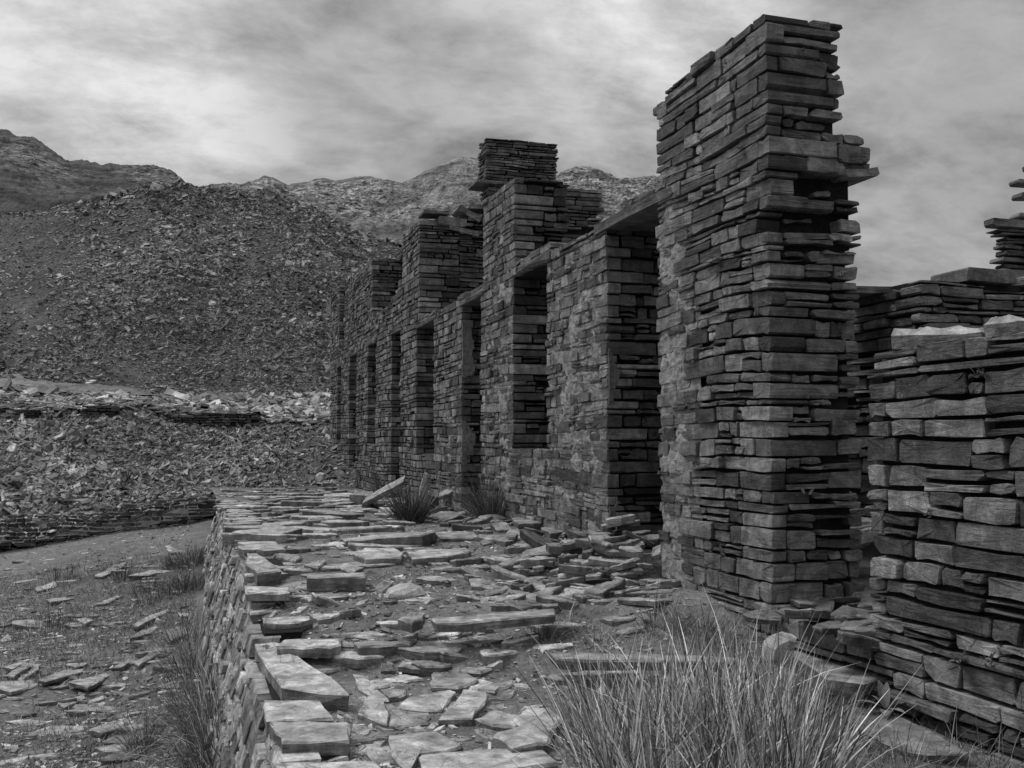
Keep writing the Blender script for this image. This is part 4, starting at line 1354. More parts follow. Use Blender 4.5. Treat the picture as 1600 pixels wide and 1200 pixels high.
# outlines of the top faces read off the photograph, set on the terrace at their own height
TR = [
    ([(396, 1004), (416, 1001), (450, 1012), (478, 1035), (520, 1060), (546, 1083), (500, 1079), (440, 1072), (412, 1032)], .12, 0.13, 1.0, 'long thick slab with a chipped left edge leaning out over the retaining wall'),
    ([(413, 1094), (501, 1095), (522, 1121), (416, 1124)], .08, 0.08, 1.05, 'pale flat slab on the wall edge, below the long chipped slab'),
    ([(421, 1127), (546, 1128), (546, 1156), (441, 1160)], .10, 0.10, 1.0, 'thick rectangular block with a dark front face, lowest whole one on the wall edge'),
    ([(428, 1189), (589, 1188), (612, 1212), (446, 1220)], .06, 0.07, 0.95, 'wide slab cut off by the picture bottom, below the thick rectangular block'),
    ([(608, 1148), (682, 1140), (724, 1163), (700, 1172), (655, 1178), (640, 1205), (612, 1180)], .03, 0.05, 1.05, 'pale irregular paving slab left of the big rush tuft, largest of the near paving'),
    ([(655, 1179), (773, 1167), (850, 1172), (872, 1192), (760, 1206), (660, 1206)], .05, 0.06, 1.0, 'broad pale slab at the bottom, partly behind the left blades of the big rush tuft'),
    ([(621, 1104), (636, 1090), (704, 1077), (713, 1082), (690, 1108), (668, 1109)], .03, 0.04, 1.05, 'small pale slab pointing left, in the middle of the near paving'),
    ([(685, 1125), (699, 1109), (724, 1076), (760, 1079), (760, 1093), (738, 1123)], .04, 0.05, 1.1, 'pale upright-looking oblong slab right of the small pointed one'),
    ([(740, 1123), (771, 1108), (822, 1118), (806, 1134), (770, 1132)], .04, 0.045, 1.0, 'flat slab wedged beside the oblong slab, close to the rush blades'),
    ([(676, 1042), (715, 1043), (748, 1062), (716, 1076), (674, 1072)], .03, 0.04, 0.72, 'darker slab with a straight left edge, at the back of the near paving'),
    ([(746, 1076), (765, 1068), (801, 1062), (803, 1068), (773, 1080)], .03, 0.03, 0.95, 'thin pale flake beside the darker straight edged slab'),
    ([(550, 1054), (567, 1057), (608, 1092), (589, 1092), (561, 1076)], .02, 0.035, 0.9, 'narrow slab pointing away from the camera, right of the long chipped slab'),
    ([(559, 1112), (572, 1090), (597, 1090), (608, 1114), (605, 1130), (580, 1122)], .04, 0.05, 0.95, 'worn slab beside the dark mossy hollow on the near paving'),
    ([(606, 1108), (671, 1114), (669, 1129), (608, 1137)], .015, 0.04, 0.9, 'smooth pale slab level with the soil, between the worn slab and the oblong one'),
    ([(594, 1076), (636, 1077), (633, 1085), (608, 1089)], .04, 0.035, 0.85, 'little dark edged slab raised above its neighbours behind the smooth slab'),
    ([(770, 1147), (830, 1128), (868, 1138), (856, 1160), (800, 1168)], .08, 0.09, 0.95, 'thick slab with a dark front edge beside the left foot of the big rush tuft'),
    ([(800, 1120), (828, 1104), (860, 1106), (880, 1122), (868, 1135), (812, 1138)], .05, 0.06, 1.15, 'pale rounded slab behind the left blades of the big rush tuft'),
    ([(432, 1010), (443, 998), (555 - 22, 996), (533, 1006), (517, 1012)], .06, 0.06, 1.15, 'pale step slab with a square right end, behind the long chipped slab'),
    ([(388, 928), (476, 927), (548, 933), (540, 941), (473, 942), (440, 955), (391, 960)], .13, 0.06, 1.1, 'big pale slab with a small slot in it, jutting over a hollow'),
    ([(381, 915), (452, 918), (453, 925), (384, 926)], .12, 0.05, 1.15, 'pale slab just behind the slotted slab'),
    ([(483, 958), (537, 956), (517, 966), (498, 967)], .03, 0.04, 1.05, 'thin three cornered slab in front of the slotted slab'),
    ([(546, 948), (582, 944), (583, 949), (560, 955)], .05, 0.05, 0.8, 'short dark wedge of slate right of the slotted slab'),
    ([(622, 967), (641, 956), (665, 954), (660, 967), (644, 974)], .06, 0.07, 0.9, 'cube shaped block in front of the raised kite shaped slab'),
    ([(672, 938), (710, 925), (750, 945), (687, 949)], .10, 0.08, 1.15, 'pale kite shaped slab raised on the rubble in mid terrace'),
    ([(768, 944), (773, 930), (850, 930), (850, 944)], .08, 0.07, 0.75, 'darker oblong slab right of the kite shaped slab'),
    ([(673, 966), (820, 953), (868, 952), (868, 960), (738, 973), (682, 974)], .10, 0.045, 0.95, 'long narrow slab laid as the top step across the terrace'),
    ([(553, 1003), (652, 999), (640, 1007), (560, 1010)], .05, 0.08, 0.85, 'low step block with a dark front, left of the long top step'),
    ([(479, 901), (482, 896), (571, 895), (572, 902)], .12, 0.11, 0.9, 'dark sided oblong block standing on the terrace above the slotted slab'),
    ([(552, 864), (570, 857), (615, 857), (631, 864), (627, 870), (572, 871)], .08, 0.09, 1.1, 'pale topped block, left one of the pair on the bare gravel'),
    ([(635, 860), (700, 857), (728, 856), (735, 862), (700, 869), (645, 872)], .08, 0.09, 1.1, 'pale topped long block, right one of the pair on the bare gravel'),
    ([(371, 845), (430, 845), (447, 860), (412, 861)], .07, 0.05, 0.95, 'flat slab casting a dark gap below it near the far end of the retaining wall'),
    ([(386, 860), (400, 862), (425, 880), (440, 891), (402, 896), (385, 882)], .16, 0.14, 1.0, 'thick wedge block leaning inwards on the retaining wall edge'),
    ([(515, 882), (565, 877), (570, 885), (552, 894)], .04, 0.04, 1.0, 'flat triangular slab behind the dark sided oblong block'),
    ([(475, 882), (507, 874), (510, 877), (497, 885)], .05, 0.04, 0.95, 'small tilted slab left of the flat triangular slab'),
    ([(620, 902), (645, 892), (674, 887), (657, 897)], .06, 0.04, 0.7, 'dark sloping flake of slate in mid terrace, in front of the block pair'),
    ([(425, 867), (440, 862), (472, 870), (462, 876)], .05, 0.05, 0.95, 'small slab next to the thick wedge block'),
    ([(546, 772), (555, 768), (583, 768), (584, 774)], .22, 0.22, 0.7, 'dark cubic block at the far end of the terrace'),
    ([(833, 855), (890, 848), (911, 853), (872, 870), (837, 870)], .20, 0.13, 1.0, 'largest pale topped block of the pile before the doorway'),
    ([(873, 878), (882, 861), (914, 861), (916, 875), (876, 882)], .16, 0.13, 0.95, 'squarish block leaning against the largest one before the doorway'),
    ([(915, 861), (974, 866), (968, 872), (920, 869)], .17, 0.05, 0.95, 'flat slab on top of the pile before the doorway'),
    ([(928, 880), (968, 875), (973, 880), (945, 886)], .12, 0.05, 1.15, 'bright small slab under the flat topping slab of the pile'),
    ([(900, 890), (925, 887), (935, 893), (905, 897)], .11, 0.06, 0.9, 'small squared slab low in the pile, in front of the squarish block'),
    ([(834, 911), (899, 902), (915, 905), (857, 914)], .09, 0.07, 0.85, 'long slab lying in front of the pile before the doorway'),
    ([(902, 914), (927, 907), (975, 909), (947, 921)], .10, 0.09, 0.95, 'angular slab with a dark side, right of the long slab at the pile foot'),
    ([(990, 914), (1000, 907), (1068, 905), (1072, 911)], .12, 0.13, 0.75, 'dark oblong kerb block against the base of the tall pier'),
    ([(996, 903), (1012, 895), (1026, 899), (1018, 906)], .20, 0.04, 1.0, 'slab fragment resting on the dark oblong kerb block'),
    ([(855, 944), (893, 939), (938, 936), (940, 942), (885, 949)], .10, 0.08, 1.15, 'bright slab with a thick edge near the first blades of the big rush tuft'),
    ([(752, 935), (861, 934), (858, 941), (752, 942)], .09, 0.06, 0.9, 'low flat slab behind the darker oblong slab'),
    ([(860, 1021), (998, 1019), (1148, 1026), (1146, 1033), (998, 1031), (870, 1031)], .05, 0.07, 0.75, 'long beam like slab lying behind the big rush tuft'),
    ([(855, 1054), (940, 1044), (1006, 1041), (998, 1059), (870, 1062)], .04, 0.06, 1.0, 'pale slab seen through the left blades of the big rush tuft'),
    ([(1036, 1034), (1096, 1030), (1102, 1044), (1076, 1065), (1032, 1059)], .06, 0.08, 1.2, 'bright slab half hidden in the middle of the big rush tuft'),
    ([(1110, 1049), (1160, 1044), (1175, 1054), (1126, 1062)], .05, 0.06, 0.9, 'slab half hidden behind the right half of the big rush tuft'),
    ([(1222, 1012), (1300, 1016), (1358, 1034), (1383, 1058), (1350, 1068), (1290, 1058), (1262, 1036)], .14, 0.16, 0.75, 'large worn boulder like slab leaning at the foot of the near wall'),
    ([(1320, 1101), (1387, 1112), (1450, 1138), (1515, 1178), (1450, 1180), (1385, 1160), (1330, 1130)], .05, 0.06, 0.6, 'broad low slab lying below the leafy plant'),
    ([(800, 808), (845, 803), (884, 806), (850, 816), (810, 818)], .08, 0.09, 0.7, 'thick slab lying against the facade foot left of the doorway'),
    ([(845, 824), (915, 819), (918, 824), (860, 833)], .06, 0.08, 0.6, 'dark slab step at the facade foot left of the doorway'),
    ([(710, 872), (800, 868), (826, 872), (825, 877), (716, 879)], .06, 0.08, 0.65, 'dark low oblong block left of the largest block before the doorway'),
    ([(750, 914), (800, 906), (822, 918), (770, 920)], .05, 0.05, 0.7, 'darker slab leaning in the gravel right of the dark sloping flake'),
    ([(676, 832), (735, 830), (770, 834), (740, 840), (690, 840)], .04, 0.05, 0.85, 'flat slab in the gravel below the right one of the two mid rush tufts'),
    ([(740, 838), (800, 834), (826, 838), (790, 846)], .05, 0.06, 0.9, 'slab lying just left of the facade foot rubble'),
]


def place_traced(tr):
    for i, (poly, h, th, tn, lab) in enumerate(tr):
        c = np.mean(poly, 0)
        base = T_hit(c[0], c[1], h)
        z = base[2]
        P = []
        for (px, py) in poly:
            p = on_plane_z(px, py, z)
            P.append([p[0], p[1], z])
        P = np.array(P)
        # slight tilt
        cen = P.mean(0)
        gx, gy = srng.normal(0, 0.012, 2)
        P[:, 2] += (P[:, 0] - cen[0]) * gx + (P[:, 1] - cen[1]) * gy
        put_slab(P, max(th, min(h + 0.015, th + 0.02)), tn * srng.uniform(0.93, 1.07), srng, label=lab, rough=1.1)


place_traced(TR)


def rand_poly(rng, L, W, yaw, n=None):
    n = n or int(rng.integers(4, 8))
    a = np.sort((np.arange(n) + rng.uniform(-.28, .28, n)) / n * 2 * pi)
    r = rng.uniform(.82, 1.1, n)
    # squarish super-ellipse
    c, s = np.cos(a), np.sin(a)
    k = (np.abs(c) ** 3 + np.abs(s) ** 3) ** (-1 / 3)
    x, y = c * k * r * L / 2, s * k * r * W / 2
    return np.stack([x * cos(yaw) - y * sin(yaw), x * sin(yaw) + y * cos(yaw), 0 * x], -1)


occupied = [T_hit(*np.mean(p[0], 0))[:2] for p in TR]


def scatter_slabs(n, rng, region, size, parent, zf, tilt=0.05, th=(0.02, 0.06), mat=None, yawf=None, sink=0.3, tone=(0.95, 0.22), aspect=(0.4, 0.8), sep=0.0, name='slab'):
    k = 0; tries = 0; placed = []
    while k < n and tries < n * 30:
        tries += 1
        x, y = region(rng)
        L = size(rng, x, y)
        if any((x - a) ** 2 + (y - b) ** 2 < (sep * L) ** 2 for a, b in placed): continue
        W = L * rng.uniform(*aspect)
        yaw = yawf(rng) if yawf else rng.uniform(0, pi)
        P = rand_poly(rng, L, W, yaw)
        t = rng.uniform(*th) * (0.7 + L)
        z = float(zf(x, y))
        gx, gy = rng.normal(0, tilt, 2)
        P[:, 2] = P[:, 0] * gx + P[:, 1] * gy
        P += np.array([x, y, z + t * (1 - sink) + L * 0.3 * (abs(gx) + abs(gy)) * 0.5])
        put_slab(P, t + 0.02, max(0.4, rng.normal(*tone)), rng, parent=parent, name=name, mat=mat)
        placed.append((x, y)); k += 1
    return placed


prng = np.random.default_rng(303)
# far paving: long flat slabs laid across the terrace
def far_region(r):
    d = r.uniform(11.2, 25); px = r.uniform(395 if d > 15 else 350, 640 - (d < 15) * 0)
    R = (px - 800) / F
    return d * (R * cos(YAW) + sin(YAW)), d * (-R * sin(YAW) + cos(YAW))


def ok_region(f, xmin=0.85, xmax=3.7):
    def g(r):
        for _ in range(60):
            x, y = f(r)
            if xmin < x < xmax: return x, y
        return x, y
    return g


YV = -YAW
scatter_slabs(120, prng, ok_region(far_region), lambda r, x, y: r.choice([r.uniform(0.25, 0.6), r.uniform(0.6, 1.3)]), terrace, terrace_z, tilt=0.035, th=(0.03, 0.08), yawf=lambda r: YV + r.normal(0, 0.5), sink=0.35, tone=(1.0, 0.3), aspect=(0.35, 0.6), sep=0.36)
def corner_region(r):
    d = r.uniform(17, 24.5); px = r.uniform(342, 420)
    Rr = (px - 800) / F
    return d * (Rr * cos(YAW) + sin(YAW)), d * (-Rr * sin(YAW) + cos(YAW))


scatter_slabs(16, prng, ok_region(corner_region, 0.7), lambda r, x, y: r.uniform(0.3, 0.7), terrace, terrace_z, tilt=0.04, th=(0.03, 0.08), yawf=lambda r: YV + r.normal(0, 0.4), sink=0.4, tone=(1.0, 0.2), aspect=(0.35, 0.6), sep=0.7)
# middle terrace rubble
def mid_region(r):
    d = r.uniform(7.2, 11.5); px = r.uniform(395, 1010)
    R = (px - 800) / F
    return d * (R * cos(YAW) + sin(YAW)), d * (-R * sin(YAW) + cos(YAW))


scatter_slabs(46, prng, ok_region(mid_region), lambda r, x, y: r.uniform(0.3, 0.65), terrace, terrace_z, tilt=0.04, th=(0.02, 0.05), yawf=lambda r: YV + r.normal(0, 0.5), sink=0.6, tone=(1.0, 0.2), sep=0.45)
scatter_slabs(60, prng, ok_region(mid_region), lambda r, x, y: r.uniform(0.10, 0.34), terrace, terrace_z, tilt=0.12, th=(0.02, 0.07), yawf=lambda r: YV + r.normal(0, 0.6), sink=0.4, tone=(0.9, 0.25), sep=0.6)
# near paving between the traced slabs
def near_region(r):
    px = r.uniform(560, 870); py = r.uniform(1045, 1215)
    p = T_hit(px, py); return p[0], p[1]


scatter_slabs(40, prng, near_region, lambda r, x, y: r.uniform(0.16, 0.42), terrace, terrace_z, tilt=0.03, th=(0.02, 0.04), yawf=lambda r: r.uniform(0, pi), sink=0.75, tone=(0.9, 0.2), sep=0.55)
# coping stones along the edge of the retaining wall
cop = np.random.default_rng(77)
y = 7.2
while y < 19.6:
    L = cop.uniform(0.22, 0.55)
    x = 0.80 + cop.normal(0, 0.04)
    P = rand_poly(cop, L, cop.uniform(0.3, 0.6), pi / 2 + cop.normal(0, 0.2)) + np.array([x, y, float(terrace_z(x, y)) + 0.05 + cop.uniform(-.02, .03)])
    if not any((x - a) ** 2 + (y - b) ** 2 < 0.12 for a, b in occupied):
        put_slab(P, cop.uniform(0.06, 0.12), cop.uniform(0.8, 1.15), cop, parent=RET.root, name='coping_stone', mat=M_SLAB)
    y += L * 0.8

# rubble before the doorway and below the gap on the right: small countless pieces plus slabs
def door_region(r):
    x = r.uniform(2.55, 4.25); y = r.uniform(7.9, 9.9)
    if y < 8.5 and x > 3.95: x -= 0.5
    return x, y


def pile_z(x, y):
    d = math.hypot((x - 3.9) / 0.9, (y - 8.95) / 0.8)
    return float(terrace_z(x, y)) + 0.40 * max(0, 1 - d)


scatter_slabs(140, prng, door_region, lambda r, x, y: r.uniform(0.14, 0.42), terrace, pile_z, tilt=0.17, th=(0.02, 0.065), yawf=lambda r: YV + r.normal(0, 0.5), sink=0.2, tone=(0.85, 0.22), sep=0.3)


def sill_region(r):
    return r.uniform(4.0, 4.75), r.uniform(5.45, 6.7)


scatter_slabs(34, prng, sill_region, lambda r, x, y: r.uniform(0.22, 0.55), terrace, lambda x, y: -0.12 + 0.05 * sin(x * 7 + y * 5), tilt=0.13, th=(0.02, 0.045), yawf=lambda r: r.normal(0.3, 0.6), sink=0.2, tone=(0.42, 0.12), sep=0.2)


def inner_region(r):
    return r.uniform(4.9, 7.2), r.uniform(6.6, 9.0)


scatter_slabs(24, prng, inner_region, lambda r, x, y: r.uniform(0.3, 0.7), terrace, lambda x, y: 0.15 + 0.25 * max(0, y - 6.8) + 0.0 * x, tilt=0.2, th=(0.03, 0.08), sink=0.2, tone=(1.0, 0.2), sep=0.3)

# facade foot stones
def foot_region(r):
    y = r.uniform(9.8, 16.5)
    return r.uniform(3.3, 4.05), y


scatter_slabs(44, prng, foot_region, lambda r, x, y: r.uniform(0.15, 0.5), terrace, terrace_z, tilt=0.18, th=(0.025, 0.07), yawf=lambda r: YV + r.normal(0, 0.7), sink=0.3, tone=(0.7, 0.2), sep=0.4)


# leaning slabs among the mid rushes
def leaning(pxA, pyA, pxB, pyB, zA, zB, depth, w, th, tone, label):
    A = polar(pxA, depth, pyA); B = polar(pxB, depth, pyB)
    d = B - A; L = np.linalg.norm(d); d /= L
    b = np.array([0.25, 0.97, 0.1]); b -= d * (b @ d); b /= np.linalg.norm(b)
    P = np.array([A, A + d * L * 0.5 + b * 0.02 - np.array([0, 0, 0]), B, B + b * w, A + d * L * 0.5 + b * w * 1.1, A + b * w * 0.7])
    put_slab(P, th, tone, srng, label=label)


leaning(566, 786, 630, 752, 0, 0, 17.6, 0.8, 0.10, 0.85, 'pale slab tilted up against the left one of the two mid rush tufts')
leaning(686, 776, 742, 752, 0, 0, 16.5, 0.7, 0.06, 1.05, 'slab sloping up between the two mid rush tufts')

# pointed boulders
def boulder(poly, depth, thick, label, tone=1.0):
    """standing stone: outline in the picture plane at its distance, given real thickness"""
    P0 = np.array([polar(px, depth, py) for px, py in poly])
    dv = np.array([sin(YAW), cos(YAW), 0.0]) * thick
    r = np.random.default_rng(int(depth * 100))
    n = len(P0)
    cen = P0.mean(0)
    rel = P0 - cen
    rings = [cen + rel * 0.72 - dv * 0.5 + r.normal(0, .008, (n, 3)), cen + rel - dv * 0.18, cen + rel * 1.02 + dv * 0.25, cen + rel * 0.7 + dv * 0.6]
    V = np.concatenate(rings + [[cen - dv * 0.58], [cen + dv * 0.62]])
    f = []
    for i in range(n):
        j = (i + 1) % n
        f.append((4 * n, i, j))
        for k in range(3): f.append((k * n + i, (k + 1) * n + i, (k + 1) * n + j, k * n + j))
        f.append((3 * n + i, 4 * n + 1, 3 * n + j))
    me = bpy.data.meshes.new('boulder')
    me.from_pydata((V - cen).tolist(), [], f)
    at = me.attributes.new('tone', 'FLOAT', 'POINT'); at.data.foreach_set('value', np.full(len(V), tone, dtype=np.float32))
    me.materials.append(M_SLAB)
    o = bpy.data.objects.new('boulder', me); o.location = cen; link(o)
    tag(o, label, 'boulder')
    return o


boulder([(654, 792), (656, 762), (663, 738), (668, 740), (668, 770), (671, 792)], 15.6, 0.15, 'upright pointed stone standing right behind the left one of the two mid rush tufts', 0.9)
boulder([(1192, 1030), (1196, 1008), (1208, 997), (1226, 990), (1242, 994), (1240, 1004), (1228, 1020), (1222, 1040)], 6.35, 0.25, 'pale rough stone standing behind the right half of the big rush tuft', 1.15)
boulder([(599, 935), (606, 921), (620, 915), (640, 912), (655, 918), (664, 928), (650, 936), (620, 938)], 8.9, 0.3, 'rounded pale boulder in the gravel of the middle terrace', 1.1)
boulder([(582, 932), (588, 916), (600, 908), (612, 912), (613, 926), (600, 934)], 9.2, 0.25, 'small angular boulder left of the rounded one on the terrace', 0.8)
boulder([(493, 752), (494, 743), (500, 738), (508, 740), (508, 748), (502, 754)], 25.5, 0.3, 'white rounded stone at the foot of the earth slope beside the far facade end', 1.6)
boulder([(56, 404), (58, 397), (63, 392), (70, 394), (71, 402), (66, 406)], 47.5, 0.4, 'lone white stone high on the left side of the spoil heap', 2.2)
boulder([(236, 292), (240, 285), (247, 288), (258, 292), (256, 302), (240, 303)], 50.5, 0.7, 'pale stone standing on the crest of the spoil heap', 1.2)

# slabs in the lower ground
LG = [
    ([(103, 1113), (143, 1102), (160, 1102), (130, 1112)], 'pale sliver of slate in the turf, lower middle of the left slope'),
    ([(147, 1165), (187, 1157), (212, 1170), (198, 1176), (165, 1172)], 'pale slab under the lowest grass tuft of the left slope'),
    ([(138, 1140), (180, 1124), (197, 1127), (187, 1138), (160, 1145)], 'flat slab above the lowest grass tuft on the left slope'),
    ([(203, 997), (220, 984), (247, 978), (240, 988)], 'pale four sided slab close to the leaning retaining wall foot'),
    ([(118, 967), (133, 963), (147, 968), (133, 976)], 'bright lone diamond shaped slab in the middle of the turf'),
    ([(257, 855), (288, 853), (287, 862), (267, 863)], 'bright half round slab nearest to the path'),
    ([(200, 898), (247, 888), (270, 890), (233, 898)], 'long pale slab below the half round one'),
    ([(150, 943), (180, 931), (195, 930), (165, 943)], 'pale narrow slab in mid slope, above the lone diamond one'),
    ([(10, 1057), (53, 1023), (61, 1028), (22, 1060)], 'thick oblong slab tilted in the turf near the left edge'),
    ([(-8, 1077), (0, 1067), (50, 1058), (63, 1067), (17, 1083)], 'wide slab running out of the left edge of the picture'),
    ([(60, 1064), (100, 1045), (133, 1042), (130, 1048), (72, 1068)], 'long dark edged slab lying on others, left of the turf slope middle'),
    ([(107, 1068), (147, 1056), (177, 1043), (173, 1052), (137, 1080)], 'broad slab with a bright edge, lowest of the slab cluster'),
    ([(173, 1050), (200, 1028), (223, 1017), (221, 1023), (188, 1048)], 'narrow bright slab pointing up towards the wall from the cluster'),
    ([(207, 975), (233, 961), (265, 950), (260, 958), (217, 978)], 'long narrow slab with a shaded side nearest the retaining wall foot'),
    ([(90, 1098), (130, 1085), (134, 1090), (100, 1104)], 'pale slab below the cluster, above the lower sliver'),
    ([(210, 1034), (240, 1016), (266, 1010), (258, 1016), (217, 1037)], 'faint slab half sunk in grass under the retaining wall'),
    ([(7, 1044), (40, 1030), (66, 1023), (20, 1046)], 'thin leaning slab behind the thick oblong one'),
    ([(28, 1060), (60, 1038), (61, 1046), (34, 1062)], 'triangular slab beside the thick oblong one'),
    ([(102, 1038), (130, 1034), (138, 1036), (120, 1042)], 'pale top slab of the slab cluster'),
    ([(54, 918), (86, 911), (90, 915), (60, 922)], 'dark edged slab above the little arch of stones'),
    ([(72, 936), (100, 932), (116, 935), (80, 941)], 'lower slab of the little arch of stones on the left slope'),
    ([(148, 895), (180, 884), (200, 881), (190, 888), (160, 897)], 'dark sided slab lying across the upper slope'),
    ([(0, 1000), (12, 990), (20, 998), (4, 1003)], 'small pale triangular stone at the left edge of the picture'),
    ([(260, 985), (290, 975), (292, 990), (268, 1000)], 'sunken pale slab by the long grass at the wall foot'),
]
for (poly, lab) in LG:
    c = np.mean(poly, 0)
    b = L_hit(c[0], c[1], 0.04)
    P = np.array([on_plane_z(px, py, b[2]) for px, py in poly])
    gx, gy = srng.normal(0, 0.05, 2); P[:, 2] += (P[:, 0] - P[:, 0].mean()) * gx + (P[:, 1] - P[:, 1].mean()) * gy
    put_slab(P, srng.uniform(0.04, 0.07), srng.uniform(0.75, 1.1), srng, label=lab, rough=1.0)
# dark block pieces
ground_parts = bpy.data.objects['ground']


def low_region(r):
    py = 855 + 340 * r.random() ** 1.3
    px = r.uniform(-60, 330)
    p = L_hit(px, py)
    return p[0], p[1]


def low_clip(r):
    for _ in range(50):
        x, y = low_region(r)
        if x < 0.1: return x, y
    return x, y


def row_yaw(r):
    return YV + 0.35 + r.normal(0, 0.25)


scatter_slabs(210, prng, low_clip, lambda r, x, y: min(r.lognormal(math.log(0.25), 0.5), 1.0), ground_parts, lower_xy_z, tilt=0.07, th=(0.02, 0.05), yawf=row_yaw, sink=0.6, tone=(0.8, 0.2), aspect=(0.25, 0.6), sep=0.6)


for (y0_, L_, W_, th_, z_, tn_) in [(5.0, 0.66, 0.34, 0.12, 1.77, 0.95), (4.36, 0.46, 0.30, 0.10, 1.76, 0.85), (3.7, 0.6, 0.4, 0.16, 1.83, 0.9), (3.1, 0.55, 0.4, 0.14, 1.80, 1.0)]:
    bp_ = rand_poly(srng, L_, W_, pi / 2 + 0.06, 7) + np.array([X0 + 0.16, y0_, z_])
    bp_[:, 2] += (bp_[:, 1] - y0_) * 0.08
    put_slab(bp_, th_, tn_, srng, parent=NEAR.root, name='coping_stone', rough=4.0)


# gravel and chips on terrace and turf
def chips():
    r = np.random.default_rng(401)
    n = 30000
    d = 4.5 * (26 / 4.5) ** r.random(n); px = r.uniform(340, 1250, n)
    R = (px - 800) / F
    x = d * (R * cos(YAW) + sin(YAW)); y = d * (-R * sin(YAW) + cos(YAW))
    den = 0.35 + 1.6 * fbm(x * 0.8, y * 0.8, 3, 88)
    keep = (x > 0.55) & (x < 4.1) & (r.random(n) < den)
    x, y, d = x[keep], y[keep], d[keep]
    P = np.stack([x, y, terrace_z(x, y) + 0.004], -1)
    N = np.tile([0, 0, 1.0], (len(P), 1))
    size = np.clip(r.lognormal(math.log(0.035), 0.5, len(P)), 0.012, 0.13)
    tone = np.clip(r.lognormal(-0.05, 0.4, len(P)), 0.3, 2.2)
    shards('gravel', P, N, size, tone, M_SLAB, r, parent=None, jitter=0.22, label='slate chips and gravel over the terrace')
    n = 26000
    d = 6.0 * (25 / 6.0) ** r.random(n); px = r.uniform(-120, 345, n)
    R = (px - 800) / F
    x = d * (R * cos(YAW) + sin(YAW)); y = d * (-R * sin(YAW) + cos(YAW))
    den = 0.12 + 1.3 * fbm(x * 0.5, y * 0.5, 3, 98) + 1.3 * sstep(18.5, 22, d)
    keep = (x < 0.15) & (r.random(n) < den)
    x, y = x[keep], y[keep]
    P = np.stack([x, y, lower_xy_z(x, y) + 0.004], -1)
    size = np.clip(r.lognormal(math.log(0.045), 0.5, len(P)), 0.015, 0.16)
    tone = np.clip(r.lognormal(-0.15, 0.35, len(P)), 0.3, 1.8)
    shards('gravel', P, np.tile([0, 0, 1.0], (len(P), 1)), size, tone, M_SLAB, r, jitter=0.2, label='slate chips scattered on the turf and the path')


chips()


# ------------------------------------------------------------------ grass and rushes
def blades(name, root, L, az, lean, w, tone, rng, mat, bend=0.5, segs=4, parent=None, loc=(0, 0, 0)):
    """curved tapering blades; root (n,3)"""
    n = len(root)
    dirh = np.stack([np.cos(az), np.sin(az), 0 * az], -1)
    t = np.linspace(0, 1, segs + 1)
    side = np.stack([-np.sin(az + rng.normal(0, 1, n)), np.cos(az + rng.normal(0, 1, n)), 0 * az], -1)
    side /= np.linalg.norm(side, axis=1, keepdims=True)
    th0 = lean; th1 = lean + bend
    pts = [root]
    for i in range(segs):
        th = th0 + (th1 - th0) * ((i + 0.5) / segs) ** 1.4
        step = dirh * np.sin(th)[:, None] + np.array([0, 0, 1.0]) * np.cos(th)[:, None]
        pts.append(pts[-1] + step * (L / segs)[:, None])
    P = np.stack(pts, 1)
    wd = w[:, None] * np.array([1.0, .95, .85, .6, .08, 0.05, .05])[:segs + 1][None]
    A = P + side[:, None] * wd[..., None] / 2
    B = P - side[:, None] * wd[..., None] / 2
    V = np.concatenate([A, B], 1).reshape(-1, 3)
    k = segs + 1
    q = np.array([(i, i + 1, k + i + 1, k + i) for i in range(segs)])
    off = (np.arange(n) * 2 * k)[:, None, None]
    f = (q[None] + off).reshape(-1)
    me = mesh_np(name, V - np.array(loc), f, np.full(n * segs, 4), mat, np.repeat(tone, 2 * k))
    o = bpy.data.objects.new(name, me); o.location = loc if parent is None else (0, 0, 0)
    link(o, parent)
    return o


def tuft(label, spots, n, Lm, spread, leanm, wd, zf, seed, bend=0.5, dead=0.25, name='rush_tuft', cat='rush tuft', tone=(1.0, 0.45), basedark=False):
    """spots: list of (x, y, radius, weight). One plant clump: green upright rushes and pale dead ones"""
    r = np.random.default_rng(seed)
    w = np.array([s[3] for s in spots], float); w /= w.sum()
    ch = r.choice(len(spots), n, p=w)
    sp = np.array([s[:3] for s in spots])[ch]
    a = r.uniform(0, 2 * pi, n); q = np.sqrt(r.random(n))
    x = sp[:, 0] + np.cos(a) * q * sp[:, 2]; y = sp[:, 1] + np.sin(a) * q * sp[:, 2]
    z = zf(x, y) - 0.03
    cx, cy = float(np.mean(x)), float(np.mean(y))
    loc = (cx, cy, float(zf(cx, cy)))
    root = empty(name, loc)
    tag(root, label, cat)
    for kind, frac, l0, tn, bd in (('green_blades', 1 - dead, leanm, tone[0] * 0.62, bend), ('dead_blades', dead, leanm * 1.9, tone[0] * 1.75, bend * 1.7)):
        sel = r.random(n) < frac if kind == 'green_blades' else r.random(n) < frac
        m = int(sel.sum())
        az = a[sel] + r.normal(0, 0.8, m)
        lean = np.abs(r.normal(l0 * (0.3 + q[sel]), l0 * 0.5, m))
        L = np.clip(r.normal(Lm, Lm * 0.24, m), Lm * 0.3, Lm * 1.7)
        if kind == 'dead_blades':
            L = L * r.choice([0.6, 0.85, 1.15], m)
        tones = np.clip(r.lognormal(math.log(tn), tone[1], m), 0.15, 3.2)
        bo = blades(kind, np.stack([x[sel], y[sel], z[sel]], -1), L, az, lean, np.full(m, wd) * r.uniform(.6, 1.3, m), tones, r, M_GRASS, bend=r.normal(bd, bd * .5, m), parent=root, loc=loc)
        bo['kind'] = 'stuff'
    return root


def tz(x, y): return terrace_z(x, y)


